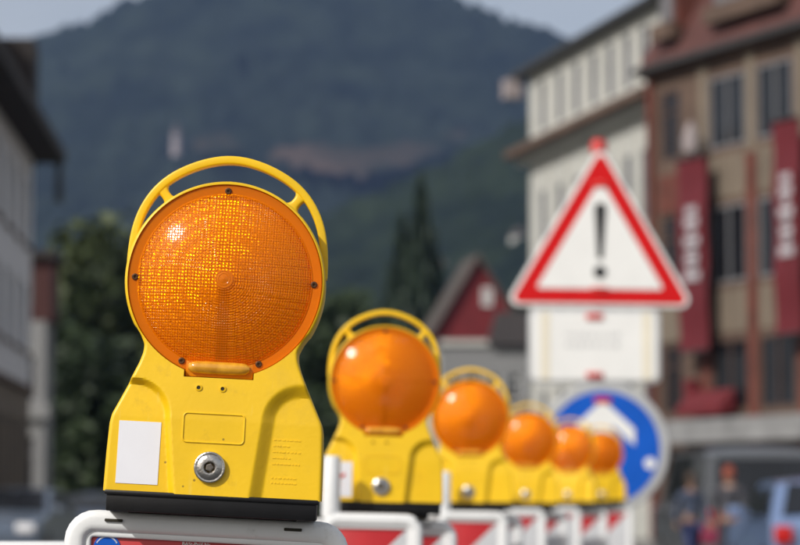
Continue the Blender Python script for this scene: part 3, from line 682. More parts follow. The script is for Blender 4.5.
# ------------------------------------------------------------------ vehicles
M['paint_silver'] = mat('pale_blue_silver_paint', (0.12, 0.15, 0.20), 0.3, metal=0.3, var=0.05, coat=0.8)
M['paint_sky'] = mat('light_blue_paint', (0.16, 0.23, 0.40), 0.3, metal=0.1, var=0.05, coat=0.8)
M['paint_grey'] = mat('grey_paint', (0.10, 0.105, 0.115), 0.35, metal=0.2, var=0.05, coat=0.6)
M['paint_dark'] = mat('dark_blue_paint', (0.03, 0.045, 0.10), 0.3, var=0.05, coat=0.8)
M['tyre'] = mat('tyre', (0.02, 0.02, 0.02), 0.8)
M['rim'] = mat('rim', (0.4, 0.4, 0.42), 0.35, metal=0.9)
M['lamp_red'] = mat('red_lamp', (0.50, 0.012, 0.010), 0.2)
M['lamp_white'] = mat('white_lamp', (0.7, 0.7, 0.72), 0.15)
def car(name, loc, rz, label, paint, L=4.2, W=1.74, H=1.46, van=False, group=None, cat='car'):
    """rear of the car at local y = 0 facing -y"""
    t = empty(name, loc, (0, 0, rz), label, cat, group)
    if van: prof = [(0.02, .35), (0, .9), (.05, 1.15), (.14, H - .1), (.35, H), (L - 1.7, H), (L - .95, 1.25), (L - .12, 1.0), (L, .7), (L, .35)]
    else: prof = [(0.06, .32), (0, .55), (.05, .92), (.18, .98), (.75, H - .04), (1.2, H), (2.1, H - .02), (3.0, 1.0), (L - .25, .82), (L, .6), (L - .04, .32)]
    n = len(prof); vs_ = []; fs = []
    belt = 1.2 if van else .97
    secs = (-1, -.93, -.5, 0, .5, .93, 1)
    for u in secs:
        for y, z in prof:
            k = 1 if z <= belt else 1 - (.08 if van else .22) * (z - belt) / (H - belt)
            zz = z - (.05 * u * u if z > .9 else 0); yy = y
            if abs(u) > .9: yy = min(max(y, .06 if abs(u) == 1 else .02), L - (.14 if abs(u) == 1 else .04))
            vs_.append((u * W / 2 * k, yy, zz))
    m_ = len(secs)
    for i in range(m_ - 1):
        for j in range(n): fs.append((i * n + j, (i + 1) * n + j, (i + 1) * n + (j + 1) % n, i * n + (j + 1) % n))
    fs += [tuple(range(n)), tuple((m_ - 1) * n + j for j in range(n))[::-1]]
    b = MB(); b.add(vs_, fs); b.build('body', paint, t, angle=28)
    def glass(y0, z0, y1, z1, w0, w1, off):
        d_ = Vector((0, z1 - z0, -(y1 - y0))).normalized() * off
        b = MB(); b.add([Vector((-w0, y0, z0)) + d_, Vector((w0, y0, z0)) + d_, Vector((w1, y1, z1)) + d_, Vector((-w1, y1, z1)) + d_] + [Vector((-w0, y0, z0)) - d_, Vector((w0, y0, z0)) - d_, Vector((w1, y1, z1)) - d_, Vector((-w1, y1, z1)) - d_],
            [(0, 1, 2, 3), (7, 6, 5, 4), (0, 4, 5, 1), (1, 5, 6, 2), (2, 6, 7, 3), (3, 7, 4, 0)]); return b
    if van:
        glass(.055, 1.22, .135, H - .2, W * .40, W * .38, -.02).build('rear_window', M['glass'], t)
        glass(L - .98, 1.27, L - 1.65, H - .1, W * .43, W * .40, .02).build('windscreen', M['glass'], t)
        sides = [(L - 2.6, L - 1.5), (1.2, 2.4)]
    else:
        glass(.22, 1.0, .72, H - .1, W * .41, W * .33, -.02).build('rear_window', M['glass'], t)
        glass(2.95, 1.02, 2.15, H - .07, W * .42, W * .34, .02).build('windscreen', M['glass'], t)
        sides = [(.75, 1.55), (1.62, 2.5)]
    for sx in (-1, 1):
        for y0, y1 in sides:
            kz = H - .14; kk = W / 2 * (1 - (.08 if van else .22) * (kz - belt) / (H - belt))
            b = MB(); b.add([(sx * (W / 2 + .004), y0, belt + .03), (sx * (W / 2 + .004), y1, belt + .03), (sx * (kk + .012), y1 - .25, kz), (sx * (kk + .012), y0 + .1, kz)] + [(sx * (W / 2 - .03), y0, belt + .03), (sx * (W / 2 - .03), y1, belt + .03), (sx * (kk - .03), y1 - .25, kz), (sx * (kk - .03), y0 + .1, kz)],
                [(0, 1, 2, 3), (7, 6, 5, 4), (0, 4, 5, 1), (1, 5, 6, 2), (2, 6, 7, 3), (3, 7, 4, 0)]); b.build('side_window', M['glass'], t)
        for y in (.75, L - .85):
            b = MB(); b.lathe([(.2, -.1), (.30, -.1), (.315, -.07), (.315, .07), (.30, .1), (.2, .1)], 24, (sx * (W / 2 - .08), y, .315), 'X'); wh = b.build('wheel', M['tyre'], t)
            b = MB(); b.lathe([(.205, -.09), (.205, .09), (.03, .095), (.03, -.095)], 16, (sx * (W / 2 - .08), y, .315), 'X', True); b.build('rim', M['rim'], wh)
        z = .9 if van else .78
        b = MB(); b.box((sx * (W / 2 - .13), .0, z), (.2, .14, .28 if van else .2)); b.build('tail_light', M['lamp_red'], t, .02)
        b = MB(); b.box((sx * (W / 2 - .25), L - .07, .70), (.34, .16, .16)); b.build('headlight', M['lamp_white'], t, .02)
        b = MB(); b.box((sx * (W / 2 + .08), L * .62 if not van else L - 1.2, 1.04), (.18, .08, .13)); b.build('wing_mirror', paint, t, .02)
    b = MB(); b.box((0, .02, .42), (W * .92, .14, .18)); b.build('bumper', M['paint_grey'], t, .03)
    b = MB(); b.box((0, -.003, .72 if not van else .7), (.52, .03, .11)); b.build('number_plate', M['white'], t)
    return t
GC = 'vehicles in the street'
car('parked_car', (hx(22) * 48 / YH, 50.2, 0), R(177), 'pale blue silver car at the lower left edge below the corner building', M['paint_silver'], group=GC)
car('parked_car', ((86 - 400) / FPX * 66, 70.2, 0), R(177), 'small dark blue car beyond the pale car, left of the nearest beacon', M['paint_dark'], group=GC)
car('parked_van', ((764 - 400) / FPX * 40, 40, 0), R(4), 'grey van with wide dark rear window below the grey shop fascia', M['paint_grey'], 4.9, 1.98, 2.06, True, GC, 'van')
car('parked_car', ((845 - 400) / FPX * 29, 29, 0), R(0), 'light blue car with red tail light in the lower right corner', M['paint_sky'], group=GC)

# ------------------------------------------------------------------ people far up the street
M['skin'] = mat('skin', (0.24, 0.14, 0.10), 0.5); M['navy'] = mat('navy_cloth', (0.02, 0.03, 0.10), 0.8); M['dark_cloth'] = mat('dark_cloth', (0.025, 0.025, 0.035), 0.8)
M['paleshirt'] = mat('pale_blue_cloth', (0.045, 0.06, 0.10), 0.8); M['greyshirt'] = mat('grey_cloth', (0.04, 0.04, 0.05), 0.8); M['pink'] = mat('pink_bag', (0.20, 0.015, 0.05), 0.6)
M['hair'] = mat('brown_hair', (0.05, 0.03, 0.02), 0.7); M['cap'] = mat('orange_red_cap', (0.24, 0.05, 0.025), 0.7)
def person(loc, rz, Hh, label, top, legs, hat=None, bag=False):
    t = empty('person', loc, (0, 0, rz), label, 'person', 'pedestrians near the van'); k = Hh / 1.75
    def skin(name, pts, edges, m, root=0):
        me = bpy.data.meshes.new(name); me.from_pydata([tuple(Vector(p[:3]) * k) for p in pts], edges, [])
        o = bpy.data.objects.new(name, me); col.objects.link(o)
        md = o.modifiers.new('s', 'SKIN'); md.use_smooth_shade = True
        for i, p in enumerate(pts):
            r = p[3] * k; me.skin_vertices[0].data[i].radius = (r, (p[4] if len(p) > 4 else p[3]) * k)
        me.skin_vertices[0].data[root].use_root = True
        o.modifiers.new('d', 'SUBSURF').levels = 1
        dg = bpy.context.evaluated_depsgraph_get(); m2 = bpy.data.meshes.new_from_object(o.evaluated_get(dg)); bpy.data.objects.remove(o)
        m2.materials.clear(); m2.materials.append(m); return link(name, m2, m, t)
    pts = [(0, 0, .95, .13, .10), (0, 0, 1.12, .125, .095), (0, .01, 1.3, .15, .10), (0, .01, 1.42, .13, .08), (0, 0, 1.5, .05), (0, -.02, 1.58, .07, .08), (0, -.025, 1.66, .078, .095), (0, -.01, 1.73, .05, .06)]
    ed = [(i, i + 1) for i in range(7)]
    for sx in (-1, 1):
        b0 = len(pts); st = .16 * sx
        pts += [(sx * .09, 0, .88, .085), (sx * .10, -.03 + st * .5, .48, .06), (sx * .10, .02 + st, .10, .042), (sx * .11, -.12 + st, .045, .04)]
        ed += [(0, b0), (b0, b0 + 1), (b0 + 1, b0 + 2), (b0 + 2, b0 + 3)]
        b0 = len(pts)
        pts += [(sx * .20, .01, 1.40, .055), (sx * .25, .03 - st * .4, 1.13, .042), (sx * .25, -.06 - st * .8, .90, .034), (sx * .25, -.10 - st * .8, .82, .03)]
        ed += [(3, b0), (b0, b0 + 1), (b0 + 1, b0 + 2), (b0 + 2, b0 + 3)]
    skin('body', pts, ed, M['skin'])
    tp_ = [(0, 0, .93, .15, .12), (0, 0, 1.12, .142, .11), (0, .01, 1.3, .168, .118), (0, .01, 1.42, .145, .095)]; te = [(0, 1), (1, 2), (2, 3)]
    for sx in (-1, 1):
        b0 = len(tp_); st = .16 * sx; tp_ += [(sx * .20, .01, 1.40, .07), (sx * .25, .03 - st * .4, 1.13, .056), (sx * .25, -.05 - st * .7, .93, .046)]; te += [(3, b0), (b0, b0 + 1), (b0 + 1, b0 + 2)]
    skin('jacket', tp_, te, top)
    lp = [(0, 0, .95, .145, .115)]; le = []
    for sx in (-1, 1):
        b0 = len(lp); st = .16 * sx; lp += [(sx * .09, 0, .86, .098), (sx * .10, -.03 + st * .5, .48, .074), (sx * .10, .02 + st, .12, .06)]; le += [(0, b0), (b0, b0 + 1), (b0 + 1, b0 + 2)]
    skin('trousers', lp, le, legs)
    b = MB(); pr = [(.001, .115), (.05, .105), (.085, .07), (.098, .02), (.096, -.04), (.08, -.10)]
    b.lathe(pr, 16, (0, 0, 0)); o = b.build('cap' if hat else 'hair', hat or M['hair'], t, loc=(0, .005 * k, 1.665 * k)); o.scale = (k * .95, k * 1.08, k)
    if bag:
        b = MB(); b.box((0, 0, 0), (.30, .13, .26)); bo = b.build('bag', M['pink'], None, .04); bo.location = Vector(loc) + Matrix.Rotation(rz, 3, 'Z') @ Vector((.27, -.16, .70)) * k
        tag(bo, 'pink bag held by the pedestrian left of the grey van', 'bag')
        b = MB(); b.sweep([(-.09, 0, .12), (-.07, 0, .2), (0, 0, .23), (.07, 0, .2), (.09, 0, .12)], rsect(.015, .02, .004)); b.build('strap', M['pink'], bo)
    return t
person(((690 - 400) / FPX * 38.5, 38.5, 0), R(25), 1.60, 'pedestrian in pale blue jacket and navy trousers left of the grey van', M['paleshirt'], M['navy'], None, True)
person(((728 - 400) / FPX * 36, 36, 0), R(-20), 1.66, 'pedestrian in grey jacket and orange cap in front of the grey van', M['greyshirt'], M['dark_cloth'], M['cap'])

# ------------------------------------------------------------------ warning lamp
def mm(v): return v / 1000.0
def lamp_meshes():
    D = {}
    zs = np.concatenate([np.arange(20, 190, 1.7), 236 - 101 * np.cos(np.linspace(math.acos((236 - 190) / 101), math.pi - 0.03, 60))])
    zk = [20, 60, 88, 97, 110, 135, 150, 160, 168, 178, 190]; wk = [109, 108.2, 107, 105.2, 99, 87.3, 80.8, 77.6, 77.0, 81.5, 89.92]
    zd = np.arange(10, 200, 0.5); wd = np.interp(zd, zk, wk); ker = np.exp(-np.linspace(-2, 2, 17) ** 2); ker /= ker.sum()
    wsm = np.convolve(np.pad(wd, 8, mode='edge'), ker, 'valid')
    def width(z): return float(np.interp(z, zd, wsm)) if z < 186 else math.sqrt(max(101 ** 2 - (z - 236) ** 2, 4))
    def sst(x): x = min(max(x, 0), 1); return x * x * (3 - 2 * x)
    def front(x, z, w_):
        F = float(np.interp(z, [20, 95, 150, 185, 340], [47, 43, 36, 33, 33]))
        ax = abs(x)
        if z < 96: d = (36.5 + (z - 20) * 0.112) - ax
        elif ax < 84: d = math.hypot(ax - 84, z - 96) - 39
        else: d = z - 96 - 39
        F -= 9.0 * (sst(-d / 8.0) if x < 0 else .2 * sst(-d / 13.0) + .8 * min(max(-d / 13.0, 0), 1))
        rr = 3.5; ed = w_ - ax
        if ed < rr: q = 1 - max(ed, 0) / rr; F -= rr * (1 - math.sqrt(max(0, 1 - q * q)))
        return F
    us = np.concatenate([[-1, -.996, -.99, -.982, -.972], np.linspace(-.96, .96, 161), [.972, .982, .99, .996, 1]])
    nc = len(us); nr = len(zs); vs_ = []
    for side in (-1, 1):
        for z in zs:
            w_ = width(z)
            for u in us:
                x = u * w_; vs_.append((mm(x), side * mm(front(x, z, w_)), mm(z)))
    N = nc * nr; fs = []
    for j in range(nr - 1):
        for i in range(nc - 1):
            a = j * nc + i
            fs.append((a, a + 1, a + nc + 1, a + nc)); fs.append((N + a, N + a + nc, N + a + nc + 1, N + a + 1))
        for i in (0, nc - 1):
            a = j * nc + i; q = (a, a + nc, N + a + nc, N + a); fs.append(q if i == 0 else q[::-1])
    for i in range(nc - 1):
        fs.append((i, N + i, N + i + 1, i + 1)); a = (nr - 1) * nc + i; fs.append((a, a + 1, N + a + 1, N + a))
    me = bpy.data.meshes.new('housing'); me.from_pydata(vs_, [], fs)
    o = bpy.data.objects.new('tmp', me); col.objects.link(o)
    cut = MB()
    for y0, y1 in ((-.06, -.006), (.006, .06)):
        poly = [(mm(p[0]), mm(p[1])) for p in circle(98.2, 160, 0, 236)]
        cut.prism(poly, y0, y1)
    cm = cut.mesh('cut'); co = bpy.data.objects.new('tmp2', cm); col.objects.link(co)
    cut2 = MB()
    for y0, y1 in ((-.06, -.0061), (.0061, .06)): cut2.prism([(-.0355, .1375), (.0345, .1375), (.0345, .175), (-.0355, .175)], y0, y1)
    co2 = bpy.data.objects.new('tmp3', cut2.mesh('cut')); col.objects.link(co2)
    for c_ in (co, co2):
        md = o.modifiers.new('b', 'BOOLEAN'); md.operation = 'DIFFERENCE'; md.solver = 'EXACT'; md.object = c_
    dg = bpy.context.evaluated_depsgraph_get(); me2 = bpy.data.meshes.new_from_object(o.evaluated_get(dg))
    for q in (o, co, co2): bpy.data.objects.remove(q)
    me2.materials.clear(); me2.materials.append(M['yellow'])
    me2.polygons.foreach_set('use_smooth', [True] * len(me2.polygons)); me2.set_sharp_from_angle(angle=R(32)); D['housing'] = me2
    # lens: flange + dome with concentric rings
    prof = [(97.6, 24.0), (97.6, 30.6), (97.0, 31.2), (88.6, 31.2), (88.0, 31.9), (87.4, 32.2)]
    Rs = (87 ** 2 + 24 ** 2) / 48.0
    def dome(r): return 32.2 + math.sqrt(Rs ** 2 - r ** 2) - (Rs - 24)
    pitch = 2.4; r = 87.0
    while r > 11.5:
        prof += [(r - .3, dome(r) - .15), (r - pitch * .5, dome(r - pitch * .5) + .14 + .50 * math.exp(-(r / 46) ** 2)), (r - pitch + .3, dome(r - pitch) - .15)]
        r -= pitch
    prof += [(r - .5, dome(r) - .2), (r - .9, dome(r) + .5), (r - 2.2, dome(r) + .55), (r - 2.8, dome(r) + .1), (r - 4.6, dome(r) + .45), (r - 5.4, dome(r) + .1), (r - 7.5, dome(r) + .5), (0.05, dome(0) + .7)]
    b = MB(); b.lathe([(mm(a), mm(h)) for a, h in prof], 144, (0, 0, 0), 'Y'); me = b.mesh('lens', angle=24); me.materials.append(M['lens']); D['lens'] = me
    b = MB(); b.lathe([(mm(q), mm(dome(q) + .9)) for q in list(range(86, 0, -4)) + [.05]], 72, (0, 0, 0), 'Y'); me = b.mesh('lens_cover', angle=60); me.materials.append(M['clear']); D['cover'] = me
    return D
LM = lamp_meshes()

_hr = np.interp(np.arange(-40, 131, 1), [-52, -36, 0, 36, 52, 65, 78, 90, 130], [117.5, 125, 131, 125, 117.5, 109.5, 103.3, 101, 101])
HRAD = np.convolve(_hr, np.ones(17) / 17, 'same')[40:131]
def build_lamp():
    t = empty('warning_lamp')
    link('housing', LM['housing'], None, t)
    # black rubber foot
    b = MB(); b.box((0, 0, .0105), (.209, .090, .021)); b.box((0, 0, -.003), (.17, .028, .012)); b.box((0, -.0455, .0185), (.213, .003, .005)); base = b.build('foot', M['black'], t, .0016)
    # handle with two spokes
    path = []; n = 60
    def hR(a):
        q = abs(math.degrees(a) - 90); return float(np.interp(q, np.arange(0, 91, 1), HRAD)) - 3.6
    for i in range(n + 1):
        a = math.pi * (0.03 + 0.94 * i / n)
        ro = hR(a); path.append((mm(ro * math.cos(a)), 0, mm(236 + ro * math.sin(a))))
    b = MB(); b.sweep(path, [(mm(u), mm(v)) for u, v in rsect(8.2, 16, 1.8, 3)])
    for an in (52.5, 127.5):
        a = R(an); c_, s_ = math.cos(a), math.sin(a)
        q0 = Vector((99 * c_, 0, 236 + 99 * s_)); ro = hR(a); q1 = Vector((ro * c_, 0, 236 + ro * s_))
        pp = []; sc = []
        for i in range(13):
            k = i / 12; pp.append(tuple((q0.lerp(q1, k)) / 1000)); sc.append(1.05 + 2.4 * abs(2 * k - 1) ** 3.2)
        b.sweep(pp, [(mm(u), mm(v)) for u, v in rsect(9.0, 14, 2.5, 3)], scale=sc)
    b.build('handle', M['yellow'], t, angle=50)
    # reflector behind each lens with lamp stem
    b = MB(); b.lathe([(.0965, .0), (.0962, .020), (.087, .0265)] + [(mm(q), mm(28 + 18 * (1 - (q / 84) ** 2))) for q in range(84, 0, -6)] + [(.0005, .046)], 64, (0, 0, .236), 'Y'); b.build('reflector', M['reflector'], t)
    b = MB(); q_ = lambda r: mm(29.2 + 18 * (1 - (r / 84) ** 2))
    for r0 in range(9, 80, 6):
        for dx in (-.0055,): b.add([(dx, -q_(r0), .236 - mm(r0)), (dx + .011, -q_(r0), .236 - mm(r0)), (dx + .011, -q_(r0 + 6), .236 - mm(r0 + 6)), (dx, -q_(r0 + 6), .236 - mm(r0 + 6))], [(0, 1, 2, 3)])
    b.lathe([(.009, .044), (.009, .0485), (.006, .050), (.0002, .0505)], 20, (0, 0, .236), 'Y'); b.build('bulb_stem', M['stem'], t, .001)
    for side in (0, 1):
        ln = link('lens', LM['lens'], None, t, (0, 0, .236)); ln.rotation_euler = (0, 0, math.pi * side)
        link('clear_cover', LM['cover'], None, ln)
        for x, z in ((-2, 91.3), (-90.6, -.5), (89.6, 1.0), (-38.8, -82.6), (38.6, -82.0)):
            b = MB(); b.lathe([(.0034, 0), (.0034, .0012), (.0026, .0018), (.0016, .0018), (.0014, .0004), (.0001, .0004)], 14, (mm(x), -.0312, mm(z)), 'Y'); b.build('screw', M['screw'], ln)
        # light sensor window in the notch below the lens
        b = MB(); b.box((-.0005, -.0235, .1475 - .236), (.068, .016, .0185)); sw = b.build('sensor_window', M['amber'], ln, .0015)
        b = MB()
        pr = [(.0005, -.031), (.003, -.0305), (.0055, -.027), (.0062, -.022), (.0066, -.01), (.0066, .01), (.0062, .022), (.0055, .027), (.003, .0305), (.0005, .031)]
        b.lathe(pr, 20, (-.0008, -.0325, .1478 - .236), 'X'); b.build('sensor_tube', M['tube'], sw)
    # raised bead round the name field, two bosses, lock, sticker
    yz = lambda z: -mm(float(np.interp(z, [20, 95, 150], [47, 43, 36])))
    ring = rrect(-.0325, .0285, .0725, .1015, .004)
    b = MB(); b.sweep([(x, yz(z * 1000) - .0002, z) for x, z in ring], [(mm(u), mm(v)) for u, v in rsect(1.5, 1.8, .6, 2)], closed=True); b.build('name_field', M['yellow'], t, angle=60)
    for x in (-19.6, 4.4):
        b = MB(); b.lathe([(.0036, -.001), (.0034, .0012), (.0022, .0014), (.0018, .0005)], 18, (mm(x), yz(127), .127), 'Y'); bs = b.build('boss', M['yellow'], t)
        b = MB(); b.lathe([(.0019, .0006), (.0001, .0006)], 14, (mm(x), yz(127), .127), 'Y'); b.build('bore', M['hole'], bs)
    b = MB(); b.lathe([(.0158, -.002), (.0158, .0040), (.0154, .0050), (.0143, .0056), (.0128, .0054), (.0122, .0060), (.0070, .0074), (.0062, .0072), (.0052, .0060), (.0046, .0040)], 40, (-.0035, yz(48), .048), 'Y'); lk = b.build('lock', M['steel'], t)
    b = MB(); b.lathe([(.0047, .0040), (.0042, .0052), (.0030, .0054), (.0001, .0054)], 5, (-.0035, yz(48), .048), 'Y'); b.build('bolt', M['dark_steel'], lk, angle=10)
    def yr(z): return yz(z) + .009
    b = MB(); b.add([(-.097, yr(28) - .0006, .028), (-.055, yr(28) - .0006, .028), (-.055, yr(90.5) - .0006, .0905), (-.097, yr(90.5) - .0006, .0905), (-.097, yr(28), .028), (-.055, yr(28), .028), (-.055, yr(90.5), .0905), (-.097, yr(90.5), .0905)],
        [(0, 1, 2, 3), (0, 4, 5, 1), (1, 5, 6, 2), (2, 6, 7, 3), (3, 7, 4, 0)]); b.build('sticker', M['sticker'], t)
    # moulded lines of raised dashes on the right recess (worn, unreadable)
    b = MB()
    rr = random.Random(5)
    for row, z in enumerate((79, 73, 67, 61, 55, 41, 36)):
        x = 58.0
        while x < 84:
            l = rr.uniform(1.2, 3.4); b.box((mm(x + l / 2), yr(z) - .0001, mm(z)), (mm(l), .0007, mm(1.3))); x += l + rr.uniform(.8, 1.8)
            if row in (1, 3) and x > 74: break
    b.build('moulded_marks', M['yellow'], t)
    return t
lamp0 = build_lamp()
def place(o, tip, roll, yaw, pitch=0):
    o.location = tip; o.rotation_euler = (pitch, R(roll), R(yaw))
GL = 'yellow warning lamps on the beacons'
lamps = [  # base pixel, distance, roll, yaw, label
    (213, 516, 2.54, 3.0, 1.0, 'nearest and largest yellow warning lamp with blank white sticker, in sharp focus'),
    (381, 513.5, 4.52, 1.4, 3, 'second nearest yellow warning lamp, its white sticker printed in red'),
    (470, 510.5, 6.46, .4, -3, 'third yellow warning lamp, between the second lamp and the smaller fourth'),
    (527, 508.5, 8.75, 1.6, -5, 'fourth yellow warning lamp, just left of the blue round sign'),
    (570, 506.5, 10.4, .8, -12, 'fifth yellow warning lamp, squeezed between the fourth and the farthest lamp'),
    (602, 505.0, 11.6, -1.2, 4, 'farthest and smallest yellow warning lamp, in front of the blue sign')]
lamp_objs = []
for i, (x, y, d, roll, yaw, lab) in enumerate(lamps):
    o = lamp0 if i == 0 else copy_tree(lamp0)
    place(o, px(x, y, d), roll, yaw); tag(o, lab, 'lamp', GL); lamp_objs.append(o)
# red print on the second lamp's sticker
st = [c for c in lamp_objs[1].children if c.name.startswith('sticker')][0]
b = MB()
for q in ((-.083, .072, .020, .004, .6), (-.076, .062, .022, .004, -.7), (-.083, .052, .018, .004, .4), (-.079, .043, .016, .004, -.3)):
    b.box((q[0], -.0365, q[1]), (q[2], .0012, q[3]), M=Matrix.Rotation(q[4], 3, 'Y'))
b.build('red_print', M['print_red'], st)

# ------------------------------------------------------------------ beacon boards
def stripe_mat(name, c, half):
    m = bpy.data.materials.new(name); m.use_nodes = True; nt = m.node_tree; p = nt.nodes['Principled BSDF']; p.inputs['Roughness'].default_value = .35
    tc = nt.nodes.new('ShaderNodeTexCoord'); sp = nt.nodes.new('ShaderNodeSeparateXYZ'); nt.links.new(tc.outputs['Object'], sp.inputs[0])
    def mth(op, a, b):
        n = nt.nodes.new('ShaderNodeMath'); n.operation = op
        for i, q in enumerate((a, b)):
            if isinstance(q, (int, float)): n.inputs[i].default_value = q
            else: nt.links.new(q, n.inputs[i])
        return n.outputs[0]
    v = mth('SUBTRACT', sp.outputs['X'], sp.outputs['Z']); v = mth('SUBTRACT', v, c); v = mth('DIVIDE', v, 2 * half)
    v = mth('SUBTRACT', v, mth('FLOOR', v, 0)); v = mth('GREATER_THAN', v, .5)
    nz = nt.nodes.new('ShaderNodeTexNoise'); nz.inputs['Scale'].default_value = 30; nt.links.new(tc.outputs['Object'], nz.inputs['Vector'])
    mx = nt.nodes.new('ShaderNodeMix'); mx.data_type = 'RGBA'; mx.inputs[6].default_value = (.60, .61, .63, 1); mx.inputs[7].default_value = (.50, .012, .018, 1)
    nt.links.new(v, mx.inputs[0])
    hs_ = nt.nodes.new('ShaderNodeMix'); hs_.data_type = 'RGBA'; hs_.blend_type = 'MULTIPLY'; hs_.inputs[0].default_value = .25
    nt.links.new(mx.outputs[2], hs_.inputs[6]); nt.links.new(nz.outputs[0], hs_.inputs[7]); nt.links.new(hs_.outputs[2], p.inputs['Base Color'])
    return m
def board(name, half, H, post, sm):
    """origin at the top centre of the frame; the board hangs down to the ground plate"""
    t = empty(name)
    path = [(x, 0, z) for x, z in rrect(-half + .011, half - .011, -H + .011, -.011, .020, 6)]
    b = MB(); b.sweep(path, [(mm(u), mm(v)) for u, v in rsect(22, 36, 8, 4)], closed=True); b.build('frame', M['white_plastic'], t, angle=60)
    b = MB(); b.sweep([(x, 0, z) for x, z in rrect(-half + .0235, half - .0235, -H + .0235, -.0235, .006, 3)], [(mm(u), mm(v)) for u, v in rsect(7, 26, 2, 2)], closed=True); b.build('inner_lip', M['white_plastic'], t, angle=60)
    b = MB(); b.box((0, 0, -H / 2), (2 * half - .048, .018, H - .048)); b.build('striped_panel', sm, t, .001)
    if post:
        b = MB(); b.lathe([(.0165, -.01), (.0155, .094), (.0135, .099), (.0001, .100)], 20, (-half + .0175, 0, 0)); b.build('peg', M['white_plastic'], t, angle=50)
    for x in (-.094, .086):
        b = MB(); b.box((x, -.0185, -.0095), (.018, .004, .0030)); b.build('slot', M['hole'], t, .0008)
    return t
HB = 1.0
SA = stripe_mat('red_white_board', .119 - -.024, .29); SB = stripe_mat('red_white_board_narrow', .064 - -.024, .17)
boardA = board('beacon_board', .143, HB, False, SA); boardB = board('beacon_board', .090, HB, True, SB)
foot_me = MB(); foot_me.box((0, 0, .05), (.40, .62, .10)); foot_me.box((0, 0, .125), (.12, .16, .05)); foot_mesh = foot_me.mesh('foot_plate', .02); foot_mesh.materials.append(M['black'])
usedA = usedB = False
def put_board(kind, x, y, d, roll, yaw, label):
    global usedA, usedB
    if kind == 'A': o = copy_tree(boardA) if usedA else boardA; usedA = True
    else: o = copy_tree(boardB) if usedB else boardB; usedB = True
    p = px(x, y, d); o.location = p; o.rotation_euler = (0, R(roll), R(yaw)); tag(o, label, 'beacon', 'red and white beacon boards')
    rot = o.rotation_euler.to_matrix(); bot = p + rot @ Vector((0, 0, -HB + .03))
    b = MB(); b.tube((0, 0, -HB + .03), (0, 0, -HB - max(.0, bot.z - .14)), .028, .028, 12); b.build('stem', M['white_plastic'], o)
    ft = link('foot_plate', foot_mesh, None, o)
    g = Vector((bot.x, bot.y, 0)); ft.matrix_local = (Matrix.Translation(p) @ rot.to_4x4()).inverted() @ Matrix.Translation(g)
    return o
A1 = put_board('A', 209, 515.8, 2.54, 3.0, 1.0, 'white framed red board under the nearest lamp')
put_board('A', 378, 520, 4.53, 1.2, 0, 'wide red and white board carrying the second lamp')
put_board('A', 468, 515, 6.47, 1.0, 0, 'wide red and white board carrying the third lamp')
put_board('A', 527, 512, 8.76, .5, -3, 'wide red and white board carrying the fourth lamp')
put_board('A', 573, 509.5, 10.41, 0, -8, 'wide red and white board carrying the fifth lamp')
put_board('A', 602, 507, 11.61, 0, -6, 'wide red and white board carrying the farthest lamp')
put_board('B', 372, 513.5, 4.42, 1.2, 0, 'narrow red and white board with white peg in front of the second lamp')
put_board('B', 473, 511.5, 6.36, .8, 0, 'narrow red and white board with white peg in front of the third lamp')
put_board('B', 520, 509, 8.64, 0, 0, 'narrow red and white board with white peg in front of the fourth lamp')
put_board('B', 559, 507.5, 10.25, 0, 0, 'narrow red and white board with white peg in front of the fifth lamp')
# blue test seal and lettering on the nearest board
b = MB(); b.prism(circle(.0135, 40, -.100, -.0375), -.0102, -.0088); sd = b.build('blue_seal', M['blue'], A1)
b = MB()
for i in range(24):
    a = R(30 + i * 5.4); b.box((-.100 + .0112 * math.cos(a), -.0105, -.0375 + .0112 * math.sin(a)), (.0006, .0006, .0014), M=Matrix.Rotation(-a + math.pi / 2, 3, 'Y'))
b.build('seal_lettering', M['white'], sd)
def text(name, s_, size, loc, m, parent):
    cu = bpy.data.curves.new(name, 'FONT'); cu.body = s_; cu.size = size; cu.extrude = .0002; cu.align_x = 'CENTER'
    o = bpy.data.objects.new(name, cu); col.objects.link(o)
    dg = bpy.context.evaluated_depsgraph_get(); me = bpy.data.meshes.new_from_object(o.evaluated_get(dg)); bpy.data.objects.remove(o)
    o = link(name, me, m, parent, loc); o.rotation_euler = (R(90), 0, 0); return o
text('lettering', 'BASt-Prüf-Nr.', .0052, (-.010, -.0098, -.0310), M['white'], A1)
# white barrier rail crossing low at the left of the nearest board
p = px(-20, 541.5, 3.3)
t = empty('barrier_rail', (p.x, 3.3, 0), (0, 0, 0), 'white barrier rail at the bottom left, beside the nearest beacon board', 'barrier')
b = MB(); b.box((0, 0, p.z - .12), (.62, .03, .24)); b.build('rail', M['white_plastic'], t, .008)
for x in (-.25, .25):
    b = MB(); b.tube((x, .035, 0), (x, .035, p.z - .02), .018); b.box((x, .035, .03), (.16, .5, .06)); b.build('stand', M['white_plastic'], t)

